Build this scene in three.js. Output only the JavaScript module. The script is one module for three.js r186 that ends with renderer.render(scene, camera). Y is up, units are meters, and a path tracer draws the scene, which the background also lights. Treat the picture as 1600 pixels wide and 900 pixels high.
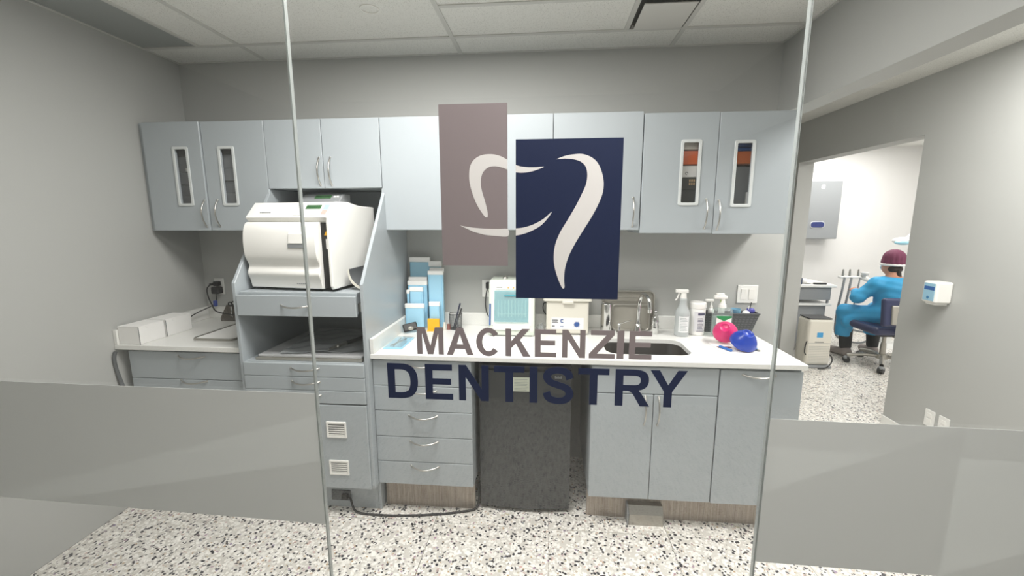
import * as THREE from 'three';
import { RoundedBoxGeometry } from 'three/addons/geometries/RoundedBoxGeometry.js';
import { mergeGeometries } from 'three/addons/utils/BufferGeometryUtils.js';
import { MarchingCubes } from 'three/addons/objects/MarchingCubes.js';
import { RectAreaLightUniformsLib } from 'three/addons/lights/RectAreaLightUniformsLib.js';

// ---------- camera, exposure, lights ----------
const scene = new THREE.Scene();
scene.background = new THREE.Color(0x0b0b0b);
const FPX = 654.37;
const camera = new THREE.PerspectiveCamera(2 * Math.atan(450 / FPX) * 180 / Math.PI, 16 / 9, 0.02, 60);
camera.rotation.order = 'YXZ';
camera.position.set(0, 1.5965, 2.6487);
camera.rotation.set(-0.1627, 0.0846, -0.0022);
camera.updateMatrixWorld(true);
const renderer = new THREE.WebGLRenderer();
renderer.toneMapping = THREE.LinearToneMapping;
renderer.toneMappingExposure = 1.15;
renderer.shadowMap.enabled = true;
RectAreaLightUniformsLib.init();
const CEIL = 2.566;
const LAMPS = [ // x, z, width (x), depth (z), intensity
  [-0.527, 1.145, 1.19, 0.58, 20, 'lit recessed ceiling light panel above the sterilization counter', 0xfffdf9],
  [2.0, 0.75, 0.58, 1.19, 22, 'lit recessed ceiling light panel over the side hallway', 0xfffdf9],
  [0.3, 2.25, 1.19, 0.58, 7, 'lit recessed ceiling light panel over the front corridor', 0xfffdf9],
  [3.75, -2.9, 1.19, 0.58, 14, 'lit recessed ceiling light panel in the treatment room', 0xfffdf9],
  [4.2, -0.9, 1.19, 0.58, 19, 'lit recessed ceiling light panel beside the treatment room doorway', 0xfffdf9],
];
for (const [x, z, w, d, I, , c] of LAMPS) {
  const l = new THREE.RectAreaLight(c, I, w - 0.06, d - 0.06);
  l.position.set(x, CEIL - 0.012, z); l.rotation.x = -Math.PI / 2; scene.add(l);
}

// ---------- helpers ----------
let seed = 7;
const rnd = (a = 1, b) => { seed = (seed * 1664525 + 1013904223) >>> 0; const t = seed / 4294967296; return b === undefined ? t * a : a + t * (b - a); };
const V = (x, y, z) => new THREE.Vector3(x, y, z);
// a photo pixel gives a direction; the coordinate of the plane it lies on gives the place
function px(x, y, axis, v) {
  const d = V((x - 800) / FPX, -(y - 450) / FPX, -1).applyQuaternion(camera.quaternion);
  const t = (v - camera.position[axis]) / d[axis];
  return camera.position.clone().addScaledVector(d, t);
}
const taken = {};
const num = (n) => { const k = taken[n] = (taken[n] ?? -1) + 1; return k ? `${n}_${String(k).padStart(3, '0')}` : n; };
function clean(g) {
  const n = g.index ? g.toNonIndexed() : g;
  if (!n.attributes.normal) n.computeVertexNormals();
  for (const k of Object.keys(n.attributes)) if (!['position', 'normal', 'uv'].includes(k)) n.deleteAttribute(k);
  if (!n.attributes.uv) n.setAttribute('uv', new THREE.BufferAttribute(new Float32Array(n.attributes.position.count * 2), 2));
  n.clearGroups();
  return n;
}
const mg = (l) => Array.isArray(l) ? (l.length > 1 ? mergeGeometries(l.map(clean)) : clean(l[0])) : clean(l);
function uvm(g) { // uv in metres, laid along each face
  const p = g.attributes.position, n = g.attributes.normal, u = new Float32Array(p.count * 2);
  for (let i = 0; i < p.count; i++) {
    const ax = Math.abs(n.getX(i)), ay = Math.abs(n.getY(i)), az = Math.abs(n.getZ(i));
    const X = p.getX(i), Y = p.getY(i), Z = p.getZ(i);
    const [a, b] = ay >= ax && ay >= az ? [X, Z] : ax >= az ? [Z, Y] : [X, Y];
    u[2 * i] = a; u[2 * i + 1] = b;
  }
  g.setAttribute('uv', new THREE.BufferAttribute(u, 2));
  return g;
}
const ORG = new Map();
function mk(name, geo, mat, parent, o = {}) {
  let g = mg(geo);
  if (!o.keepUV) g = uvm(g);
  const at = o.local ? [0, 0, 0] : (ORG.get(parent) ?? [0, 0, 0]);
  g.translate(-at[0], -at[1], -at[2]);
  const m = new THREE.Mesh(g, mat);
  m.name = parent === scene ? num(name) : name;
  m.castShadow = m.receiveShadow = true;
  parent.add(m); ORG.set(m, at);
  return m;
}
function tag(o, label, category, group) { o.userData = { label, category }; if (group) o.userData.group = group; return o; }
function thing(name, label, category, p = [0, 0, 0], o = {}) {
  const g = new THREE.Group(); g.name = num(name); g.position.set(...p); g.rotation.y = o.ry || 0; scene.add(g);
  ORG.set(g, o.local ? [0, 0, 0] : p);
  return tag(g, label, category, o.group);
}
function part(g, name, geo, mat, label, o) { const m = mk(name, geo, mat, g, o); if (label) m.userData.label = label; return m; }
function single(name, label, category, geo, mat, p, o = {}) { // a thing of one mesh; geo in world coordinates unless o.local
  const g = mg(geo); if (!o.keepUV) uvm(g);
  if (!o.local) g.translate(-p[0], -p[1], -p[2]);
  const m = new THREE.Mesh(g, mat); m.name = num(name); m.position.set(...p); m.rotation.y = o.ry || 0;
  m.castShadow = m.receiveShadow = true; scene.add(m); ORG.set(m, o.local ? [0, 0, 0] : p);
  return tag(m, label, category, o.group);
}
function structure(name, geo, mat, label, category = 'wall') {
  const m = mk(name, geo, mat, scene); m.userData = { kind: 'structure', label, category }; return m;
}
function bx(x0, x1, y0, y1, z0, z1, r = 0, s = 1) {
  const w = Math.abs(x1 - x0), h = Math.abs(y1 - y0), d = Math.abs(z1 - z0);
  const g = r ? new RoundedBoxGeometry(w, h, d, s, Math.min(r, w / 2.01, h / 2.01, d / 2.01)) : new THREE.BoxGeometry(w, h, d);
  return g.translate((x0 + x1) / 2, (y0 + y1) / 2, (z0 + z1) / 2);
}
const cyl = (x, y, z, rt, rb, h, s = 24) => new THREE.CylinderGeometry(rt, rb, h, s).translate(x, y + h / 2, z);
const lathe = (x, y, z, pts, s = 28) => new THREE.LatheGeometry(pts.map(([a, b]) => new THREE.Vector2(a, b)), s).translate(x, y, z);
const tube = (pts, r, n = 24, s = 8, closed = false) => new THREE.TubeGeometry(new THREE.CatmullRomCurve3(pts.map((p) => p.isVector3 ? p : V(...p)), closed, 'catmullrom', 0.5), n, r, s, closed);
const ball = (x, y, z, rx, ry, rz, s = 20) => new THREE.SphereGeometry(1, s, Math.round(s * 0.7)).scale(rx, ry, rz).translate(x, y, z);
function rod(a, b, r, s = 10, r2 = r) {
  const A = V(...a), B = V(...b), d = B.clone().sub(A), g = new THREE.CylinderGeometry(r2, r, d.length(), s);
  g.applyQuaternion(new THREE.Quaternion().setFromUnitVectors(V(0, 1, 0), d.clone().normalize()));
  return g.translate(...A.add(B).multiplyScalar(0.5).toArray());
}
const poly = (pts) => new THREE.Shape(pts.map(([a, b]) => new THREE.Vector2(a, b)));
function rrect(x0, x1, y0, y1, r, S = new THREE.Shape()) {
  S.moveTo(x0 + r, y0); S.lineTo(x1 - r, y0); S.absarc(x1 - r, y0 + r, r, -Math.PI / 2, 0); S.lineTo(x1, y1 - r); S.absarc(x1 - r, y1 - r, r, 0, Math.PI / 2);
  S.lineTo(x0 + r, y1); S.absarc(x0 + r, y1 - r, r, Math.PI / 2, Math.PI); S.lineTo(x0, y0 + r); S.absarc(x0 + r, y0 + r, r, Math.PI, Math.PI * 1.5);
  return S;
}
function exz(shape, z0, z1, b = 0, cs = 8) { // extrude an x-y outline from z0 to z1
  const g = new THREE.ExtrudeGeometry(shape, { depth: z1 - z0 - 2 * b, bevelEnabled: b > 0, bevelThickness: b, bevelSize: b, bevelOffset: -b, bevelSegments: 1, curveSegments: cs });
  return g.translate(0, 0, z0 + b);
}
// extrude a (z, y) side profile from x0 to x1
function prof(pts, x0, x1, b = 0) {
  const g = exz(poly(pts.map(([z, y]) => [-z, y])), x0, x1, b);
  return g.rotateY(Math.PI / 2);
}
// extrude an (x, z) plan outline from y0 to y1
function plan(shape, y0, y1, b = 0, cs = 8) { return exz(shape, y0, y1, b, cs).rotateX(-Math.PI / 2); } // shape drawn in (x, -z)

// ---------- textures ----------
function canvasTex(w, h, draw, { repeat = [1, 1], srgb = true } = {}) {
  const c = document.createElement('canvas'); c.width = w; c.height = h; const k = c.getContext('2d'); draw(k, w, h);
  const t = new THREE.CanvasTexture(c); t.wrapS = t.wrapT = THREE.RepeatWrapping; t.magFilter = THREE.LinearFilter; t.repeat.set(...repeat);
  if (srgb) t.colorSpace = THREE.SRGBColorSpace;
  return t;
}
const rgb = (r, g, b) => `rgb(${r | 0},${g | 0},${b | 0})`;
function chip(k, x, y, r, W) {
  const n = 5 + Math.floor(rnd(3)), a0 = rnd(6.28), e = rnd(0.55, 1), a1 = rnd(6.28), pts = [];
  for (let i = 0; i < n; i++) { const a = a0 + i / n * 6.283, q = r * rnd(0.7, 1.15), X = q * Math.cos(a), Y = q * e * Math.sin(a); pts.push([X * Math.cos(a1) - Y * Math.sin(a1), X * Math.sin(a1) + Y * Math.cos(a1)]); }
  for (const ox of [-W, 0, W]) for (const oy of [-W, 0, W]) {
    if (x + ox < -30 || x + ox > W + 30 || y + oy < -30 || y + oy > W + 30) continue;
    k.beginPath(); pts.forEach(([a, b], i) => i ? k.lineTo(x + ox + a, y + oy + b) : k.moveTo(x + ox + a, y + oy + b)); k.closePath(); k.fill();
  }
}
const TZ = 1.212;
const terrazzo = canvasTex(2048, 2048, (k, W) => {
  k.fillStyle = rgb(206, 202, 194); k.fillRect(0, 0, W, W);
  const u = W / TZ; // pixels per metre
  const lots = [[5200, 0.006, 0.013, () => { const t = rnd(-10, 14); return rgb(232 + t, 229 + t, 222 + t); }], [600, 0.004, 0.009, () => rgb(186 + rnd(20), 170 + rnd(16), 158 + rnd(14))],
    [420, 0.004, 0.009, () => rgb(140 + rnd(30), 128 + rnd(20), 136 + rnd(24))], [2000, 0.004, 0.0095, () => { const t = rnd(26); return rgb(26 + t, 26 + t, 34 + t); }],
    [1500, 0.005, 0.009, () => { const t = rnd(-8, 12); return rgb(236 + t, 234 + t, 228 + t); }], [260, 0.003, 0.006, () => rgb(176, 146, 104)]];
  for (const [n, a, b, col] of lots) for (let i = 0; i < n; i++) { k.fillStyle = col(); chip(k, rnd(W), rnd(W), rnd(a, b) * u, W); }
}, { repeat: [1 / TZ, 1 / TZ] });
const tileTex = canvasTex(1024, 1024, (k, W) => {
  k.fillStyle = rgb(226, 226, 221); k.fillRect(0, 0, W, W);
  for (let i = 0; i < 9000; i++) { const t = rnd(); k.fillStyle = t < 0.55 ? 'rgba(150,150,144,0.45)' : 'rgba(246,246,242,0.5)'; k.beginPath(); k.ellipse(rnd(W), rnd(W), rnd(1, 4.2), rnd(1, 2.6), rnd(3), 0, 6.3); k.fill(); }
}, { repeat: [1 / 0.6, 1 / 0.6] });
const quartz = canvasTex(512, 512, (k, W) => {
  k.fillStyle = rgb(232, 232, 228); k.fillRect(0, 0, W, W);
  for (let i = 0; i < 5000; i++) { const t = rnd(); k.fillStyle = t < 0.5 ? 'rgba(205,205,199,0.35)' : t < 0.9 ? 'rgba(248,248,246,0.6)' : 'rgba(190,186,178,0.4)'; k.fillRect(rnd(W), rnd(W), rnd(1, 4), rnd(1, 4)); }
}, { repeat: [1 / 0.3, 1 / 0.3] });
const grain = canvasTex(512, 512, (k, W) => { // brushed, vertical
  k.fillStyle = rgb(168, 158, 148); k.fillRect(0, 0, W, W);
  for (let i = 0; i < 900; i++) { const t = rnd(-34, 30); k.fillStyle = `rgba(${168 + t | 0},${157 + t | 0},${146 + t | 0},0.35)`; const y = rnd(W), h = rnd(60, 420); const x = rnd(W), w = rnd(1, 7); k.fillRect(x, y, w, h); k.fillRect(x, y - W, w, h); }
}, { repeat: [1 / 0.5, 1 / 0.5] });
const mottle = canvasTex(512, 512, (k, W) => {
  k.fillStyle = rgb(128, 128, 128); k.fillRect(0, 0, W, W);
  for (let i = 0; i < 9000; i++) { const t = rnd(70, 190); k.fillStyle = `rgba(${t | 0},${t | 0},${t | 0},0.4)`; k.fillRect(rnd(W), rnd(W), rnd(1, 3), rnd(1, 3)); }
}, { repeat: [1 / 0.08, 1 / 0.08], srgb: false });
const wallBump = canvasTex(512, 512, (k, W) => {
  k.fillStyle = rgb(128, 128, 128); k.fillRect(0, 0, W, W);
  for (let i = 0; i < 6000; i++) { const t = rnd(100, 156); k.fillStyle = `rgba(${t | 0},${t | 0},${t | 0},0.5)`; k.beginPath(); k.arc(rnd(W), rnd(W), rnd(1, 4), 0, 6.3); k.fill(); }
}, { repeat: [1 / 0.25, 1 / 0.25], srgb: false });

// ---------- materials ----------
const P = (color, roughness = 0.5, o = {}) => new THREE.MeshPhysicalMaterial({ color, roughness, ...o });
const M = {
  wall: P(0xb4b5b2, 0.62, { bumpMap: wallBump, bumpScale: 0.0004 }),
  white_wall: P(0xe6e5e3, 0.7), ceil: P(0xffffff, 0.95, { map: tileTex }), slab: P(0xd8d8d3, 0.9), tbar: P(0xc9c9c4, 0.5),
  floor: P(0xffffff, 0.28, { map: terrazzo }), grout: P(0x8d867b, 0.9),
  cab: P(0xaab1b5, 0.28), edge: P(0xcdd2d4, 0.4), quartz: P(0xffffff, 0.25, { map: quartz }),
  kick: P(0xffffff, 0.38, { map: grain, metalness: 0.45 }), chrome: P(0xd8d8d6, 0.12, { metalness: 1 }), nickel: P(0xc2c0bb, 0.28, { metalness: 1 }), steel: P(0xaaa7a0, 0.3, { metalness: 1 }),
  satinsteel: P(0xb9b6ae, 0.42, { metalness: 0.85 }), sink: P(0x8a8580, 0.34, { metalness: 0.9 }),
  fridge: P(0x3d3f40, 0.42, { bumpMap: mottle, bumpScale: 0.0003 }), black: P(0x141415, 0.45), rubber: P(0x1e1e20, 0.7), dark: P(0x2c2d2f, 0.6), grey: P(0x8c8f91, 0.5), midgrey: P(0x5c5f61, 0.6),
  white: P(0xeeeeea, 0.35), offwhite: P(0xe2dfd4, 0.4), plastic: P(0xf2f1ec, 0.3), cream: P(0xdcd8cc, 0.45), mint: P(0xdfe6da, 0.35), paper: P(0xf0efec, 0.8),
  glass: P(0xffffff, 0, { transmission: 1, thickness: 0, ior: 1.5 }), clear: P(0xf4f8f8, 0.03, { transmission: 0.92, thickness: 0, ior: 1.45 }), smoke: P(0xb9b3ad, 0.08, { transmission: 0.75, thickness: 0 }),
  frost: P(0xe6e8e7, 1, { transmission: 0.16, thickness: 0, ior: 1.3 }), mauve: P(0x978b8d, 0.5), navy: P(0x1f2a4d, 0.45), film: P(0xf4f0ee, 0.5),
  frame: P(0xd0d4d3, 0.4), seal: P(0xccd1cf, 0.2, { transmission: 0.45, thickness: 0 }),
  blueFilm: P(0xa8d6ec, 0.2, { transmission: 0.25, thickness: 0 }), bluePaper: P(0xa4d3ea, 0.35), orange: P(0xd9652b, 0.6), yellow: P(0xf2b51d, 0.6), teal: P(0xdcf2f4, 0.08, { transmission: 0.75, thickness: 0 }),
  blueInk: P(0x2f5597, 0.5), pink: P(0xd9256f, 0.3), blueBowl: P(0x1d3fa8, 0.25), gown: P(0x2f9fd2, 0.6), cap: P(0x6b2748, 0.7), skin: P(0xc98f74, 0.55), hair: P(0x2a1d18, 0.7), trousers: P(0x16171b, 0.8), shoe: P(0x8d8480, 0.7),
  seat: P(0x2c3358, 0.35), lcd: P(0x3d6b3f, 0.3), green: P(0x1f8a4c, 0.5), lime: P(0xa6d33a, 0.4), navyBox: P(0x20304f, 0.6), greyBox: P(0x85898c, 0.6), basket: P(0x4a4c4f, 0.6),
  lightFace: new THREE.MeshStandardMaterial({ color: 0xffffff, emissive: 0xfffdf9, emissiveIntensity: 2.2 }),
  offLens: P(0x8b908f, 0.35),
};

// ---------- floor ----------
const floor = new THREE.Group(); floor.name = 'floor'; floor.userData = { kind: 'structure', label: 'speckled terrazzo tile floor with fine joints', category: 'floor' }; scene.add(floor); ORG.set(floor, [0, 0, 0]);
mk('grout_bed', bx(-2.45, 5.3, -0.12, -0.011, -3.84, 4.32), M.grout, floor);
mk('terrazzo_slab', bx(-2.334, 2.6, -0.011, 0, 1.8975, 4.2), M.floor, floor);
{
  const cache = {}, T = 0.606, gx = -0.583, gz = 0.685, gap = 0.0011;
  for (let i = -3; i < 10; i++) for (let j = -8; j < 2; j++) {
    let x0 = gx + i * T, x1 = x0 + T, z0 = gz + j * T, z1 = z0 + T;
    x0 = Math.max(x0, -2.334); x1 = Math.min(x1, 5.2); z0 = Math.max(z0, -3.72); z1 = Math.min(z1, 4.2);
    if (x1 - x0 < 0.02 || z1 - z0 < 0.02) continue;
    const w = x1 - x0 - 2 * gap, d = z1 - z0 - 2 * gap, v = Math.abs(i * 7 + j * 3) % 4, key = w.toFixed(3) + d.toFixed(3) + v;
    if (!cache[key]) { const g = clean(new RoundedBoxGeometry(w, 0.011, d, 1, 0.0012)); uvm(g); const u = g.attributes.uv; for (let q = 0; q < u.count; q++) u.setXY(q, u.getX(q) + [0.3, 0.71, 0.12, 0.93][v], u.getY(q) + [0.4, 0.05, 0.88, 0.53][v]); cache[key] = g; }
    const m = new THREE.Mesh(cache[key], M.floor); m.name = 'floor_tile'; m.position.set((x0 + x1) / 2, -0.0055, (z0 + z1) / 2); m.castShadow = m.receiveShadow = true; floor.add(m);
  }
}

// ---------- walls ----------
structure('wall_back', bx(-2.45, 1.42, 0, 2.7, -0.12, 0), M.wall, 'grey painted wall behind the counter and cabinets');
structure('wall_left', bx(-2.454, -2.334, 0, 2.7, 0, 4.32), M.wall, 'grey painted side wall beside the white cartons');
structure('wall_header', bx(1.303, 1.42, 2.176, CEIL, 0, 4.2), M.wall, 'grey dropped wall header above the open side of the room');
structure('wall_right', [bx(2.6, 2.75, 0, 2.7, -0.62, 4.32), bx(2.6, 2.75, 2.17, 2.7, -2.1, -0.62), bx(2.6, 2.75, 0, 2.7, -3.84, -2.1)], M.wall, 'pale grey hallway wall with the treatment room doorway');
structure('wall_hallway_end', bx(1.42, 2.6, 0, 2.7, -3.12, -3.0), M.wall, 'grey wall closing the end of the hallway');
structure('wall_hallway_left', bx(1.30, 1.42, 0, 2.7, -3.12, -0.12), M.wall, 'grey hallway wall behind the counter wall');
structure('wall_corridor_rear', bx(-2.45, 2.75, 0, 2.7, 4.2, 4.32), M.wall, 'grey corridor wall facing the glass front');
structure('wall_treatment_back', bx(2.75, 5.32, 0, 2.7, -3.84, -3.72), M.white_wall, 'bright white far wall of the treatment room');
structure('wall_treatment_right', bx(5.2, 5.32, 0, 2.7, -3.72, 0.52), M.white_wall, 'white side wall of the treatment room');
structure('wall_treatment_front', bx(2.75, 5.2, 0, 2.7, 0.4, 0.52), M.white_wall, 'white near wall of the treatment room');
structure('baseboard_right', bx(2.588, 2.6, 0, 0.1, -0.62, 4.2, 0.003), M.white, 'white baseboard along the hallway wall', 'baseboard');
structure('baseboard_treatment', bx(2.75, 5.2, 0, 0.1, -3.72, -3.708, 0.003), M.white, 'white baseboard under the treatment room wall', 'baseboard');

// ---------- ceiling ----------
const ceiling = new THREE.Group(); ceiling.name = 'ceiling'; ceiling.userData = { kind: 'structure', label: 'suspended ceiling of speckled mineral tiles in a white grid', category: 'ceiling' }; scene.add(ceiling); ORG.set(ceiling, [0, 0, 0]);
mk('ceiling_slab', [bx(-2.45, 5.32, 2.64, 2.76, -3.84, 4.32)], M.slab, ceiling);
mk('ceiling_board', [bx(1.42, 5.2, CEIL, 2.6, -3.72, 4.2), bx(-2.334, 1.303, CEIL, 2.6, 1.65, 4.2)], M.ceil, ceiling);
{
  const t = (x0, x1, z0, z1) => mk('ceiling_tile', bx(x0 + 0.006, x1 - 0.006, CEIL + 0.003, CEIL + 0.02, z0 + 0.006, z1 - 0.006, 0.002), M.ceil, ceiling);
  const LX = [-2.334, -1.745, -0.527, 0.688, 1.303];
  for (let i = 0; i < 4; i++) t(LX[i], LX[i + 1], 0, 0.237);
  t(-1.985, -1.745, 0.237, 1.45); t(-1.745, -0.527, 0.237, 0.84); t(-0.527, 0.395, 0.237, 0.566); t(-0.527, 0.688, 0.566, 0.84); t(0.688, 1.303, 0.237, 0.84);
  t(-1.745, -1.137, 0.84, 1.45); t(0.083, 0.688, 0.84, 1.45); t(0.688, 1.303, 0.84, 1.45);
  for (const [a, b] of [[-2.334, -1.745], [-1.745, -0.527], [-0.527, 0.688], [0.688, 1.303]]) t(a, b, 1.45, 1.65);
  const bar = (x0, x1, z0, z1) => mk('grid_bar', bx(x0, x1, CEIL - 0.002, CEIL + 0.02, z0, z1, 0.001), M.tbar, ceiling);
  const w = 0.012;
  for (const z of [0.237, 1.45]) bar(-2.334, 1.303, z - w, z + w);
  bar(-2.334, 1.303, 0, 0.014); bar(-2.334, -2.32, 0.014, 1.65); bar(1.289, 1.303, 0.014, 1.65);
  bar(-1.997, -1.973, 0.249, 1.438); bar(-1.757, -1.733, 0.014, 0.225); bar(-1.757, -1.733, 0.249, 1.438); bar(-0.539, -0.515, 0.014, 0.225); bar(-0.539, -0.515, 0.249, 0.828); bar(0.676, 0.70, 0.014, 0.225); bar(0.676, 0.70, 0.249, 1.438);
  bar(-0.515, 0.676, 0.554, 0.578); bar(-1.733, 0.676, 0.828, 0.852); bar(0.70, 1.289, 0.828, 0.852); bar(0.383, 0.407, 0.249, 0.554); bar(-1.149, -1.125, 0.852, 1.438); bar(0.071, 0.095, 0.852, 1.438);
}
single('unlit_light_panel', 'dark grey unlit ceiling light lens along the left wall', 'ceiling light', bx(-2.318, -1.999, CEIL + 0.001, CEIL + 0.02, 0.251, 1.436, 0.002), M.offLens, [-2.16, CEIL, 0.84]);
{
  const v = thing('air_diffuser', 'white plaque air diffuser with dark slot in the ceiling grid', 'air vent', [0.54, CEIL, 0.4]);
  part(v, 'housing', [bx(0.409, 0.674, CEIL + 0.03, CEIL + 0.04, 0.251, 0.552), bx(0.409, 0.413, CEIL, CEIL + 0.03, 0.251, 0.552), bx(0.67, 0.674, CEIL, CEIL + 0.03, 0.251, 0.552), bx(0.409, 0.674, CEIL, CEIL + 0.03, 0.548, 0.552)], M.black, 'dark slot behind the plaque');
  part(v, 'plaque', bx(0.428, 0.668, CEIL - 0.006, CEIL, 0.255, 0.515, 0.002), P(0xd2d1cc, 0.5));
  part(v, 'hanger', [bx(0.545, 0.553, CEIL, CEIL + 0.03, 0.38, 0.388)], M.tbar);
}
single('sprinkler_cover', 'round white sprinkler cover ring set in a ceiling tile', 'sprinkler cover', new THREE.TorusGeometry(0.042, 0.003, 8, 32).rotateX(Math.PI / 2).translate(-0.842, CEIL + 0.001, 0.57), M.plastic, [-0.842, CEIL, 0.57]);
for (const [x, z, w, d, , label] of LAMPS) {
  const g = thing('ceiling_light', label, 'ceiling light', [x, CEIL, z]);
  part(g, 'frame', [bx(x - w / 2, x + w / 2, CEIL - 0.004, CEIL + 0.03, z - d / 2, z - d / 2 + 0.02), bx(x - w / 2, x + w / 2, CEIL - 0.004, CEIL + 0.03, z + d / 2 - 0.02, z + d / 2), bx(x - w / 2, x - w / 2 + 0.02, CEIL - 0.004, CEIL + 0.03, z - d / 2 + 0.02, z + d / 2 - 0.02), bx(x + w / 2 - 0.02, x + w / 2, CEIL - 0.004, CEIL + 0.03, z - d / 2 + 0.02, z + d / 2 - 0.02)], M.plastic);
  part(g, 'light_diffuser', bx(x - w / 2 + 0.02, x + w / 2 - 0.02, CEIL - 0.002, CEIL + 0.004, z - d / 2 + 0.02, z + d / 2 - 0.02), M.lightFace);
}

// ---------- glass front with lettering ----------
const GZ = 1.65;
function pane(name, x0, x1, label) {
  const g = new THREE.Group(); g.name = name; g.userData = { kind: 'structure', label, category: 'glass panel' }; scene.add(g); ORG.set(g, [0, 0, 0]);
  mk('pane', bx(x0, x1, 0.012, CEIL - 0.01, GZ - 0.012, GZ - 0.002), M.glass, g);
  mk('floor_channel', bx(x0, x1, 0, 0.012, GZ - 0.018, GZ + 0.004), M.steel, g);
  mk('edge_seal', bx(x0 - 0.0014, x0 + 0.0004, 0.012, CEIL - 0.01, GZ - 0.013, GZ - 0.001), M.seal, g);
  mk('edge_seal', bx(x1 - 0.0004, x1 + 0.0014, 0.012, CEIL - 0.01, GZ - 0.013, GZ - 0.001), M.seal, g);
  return g;
}
const gl = pane('window_1', -2.331, -0.6085, 'glass panel with frosted band beside the left wall');
const gc = pane('window_2', -0.6055, 0.5385, 'clear glass panel carrying the tooth logo and lettering');
const gr = pane('window_3', 0.5425, 1.42, 'glass panel with frosted band beside the hallway');
const band = (g, pts) => mk('frosted_film', exz(poly(pts), GZ - 0.002, GZ - 0.0012), M.frost, g);
band(gl, [[-2.331, 0.800], [-0.6095, 0.757], [-0.6095, 1.143], [-2.331, 1.152]]);
band(gr, [[0.5435, 0.725], [1.418, 0.708], [1.418, 1.106], [0.5435, 1.118]]);
const FZ0 = GZ - 0.0018, FZ1 = GZ - 0.001;
mk('logo_rectangle', bx(-0.254, -0.0945, 1.486, 1.857, FZ0, FZ1), M.mauve, gc).userData.label = 'mauve logo rectangle';
mk('logo_rectangle', bx(-0.0755, 0.168, 1.407, 1.777, FZ0, FZ1), M.navy, gc).userData.label = 'navy logo rectangle';
function swoosh(pts, n0 = 0) { // smooth outline through points; sharp where it meets the rectangle's edge
  const s = new THREE.Shape(); const v = pts.map(([a, b]) => new THREE.Vector2(a, b)); s.moveTo(v[0].x, v[0].y); s.splineThru(v.slice(1)); s.closePath();
  return mk('logo_stroke', exz(s, FZ1, FZ1 + 0.0005, 0, 40), M.film, gc);
}
swoosh([[-0.0945, 1.7323], [-0.1124, 1.7412], [-0.1321, 1.7452], [-0.1547, 1.7434], [-0.1718, 1.7344], [-0.1818, 1.7199], [-0.185, 1.7008], [-0.1837, 1.6787], [-0.1761, 1.6509], [-0.165, 1.6256], [-0.1508, 1.6047], [-0.1462, 1.6013], [-0.1422, 1.6035], [-0.1432, 1.6171], [-0.1486, 1.6395], [-0.1552, 1.6618], [-0.1578, 1.6812], [-0.1553, 1.6977], [-0.1489, 1.7086], [-0.138, 1.7161], [-0.1238, 1.7181], [-0.1069, 1.7146], [-0.0945, 1.7101]]);
swoosh([[-0.0755, 1.7202], [-0.062, 1.7168], [-0.0452, 1.7149], [-0.0285, 1.7147], [-0.0101, 1.7156], [-0.0284, 1.7083], [-0.0452, 1.7041], [-0.0619, 1.7027], [-0.0755, 1.7039]]);
swoosh([[-0.2095, 1.5821], [-0.1832, 1.5775], [-0.1483, 1.5746], [-0.1193, 1.5735], [-0.0945, 1.5734], [-0.0945, 1.5569], [-0.1195, 1.5569], [-0.1485, 1.5597], [-0.1776, 1.5672]]);
swoosh([[-0.0755, 1.5751], [-0.056, 1.5774], [-0.0332, 1.5847], [-0.0106, 1.597], [0.0084, 1.6132], [0.0006, 1.5998], [-0.0162, 1.5819], [-0.0389, 1.5689], [-0.0589, 1.5615], [-0.0755, 1.5581]]);
swoosh([[0.0173, 1.7319], [0.0375, 1.739], [0.0593, 1.7424], [0.0784, 1.7422], [0.0976, 1.735], [0.1115, 1.7226], [0.1213, 1.7028], [0.1265, 1.6786], [0.1245, 1.6543], [0.1144, 1.6271], [0.0987, 1.5968], [0.08, 1.5661], [0.0638, 1.5379], [0.0502, 1.5093], [0.0422, 1.4805], [0.0404, 1.4543], [0.0418, 1.4367], [0.039, 1.432], [0.0343, 1.4366], [0.0254, 1.4571], [0.0175, 1.4832], [0.0149, 1.5091], [0.0184, 1.5378], [0.0293, 1.5661], [0.0457, 1.5941], [0.0646, 1.6273], [0.0778, 1.6546], [0.0866, 1.6763], [0.0888, 1.6978], [0.0845, 1.715], [0.0733, 1.7258], [0.0568, 1.7313], [0.0376, 1.7332]]);
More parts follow.
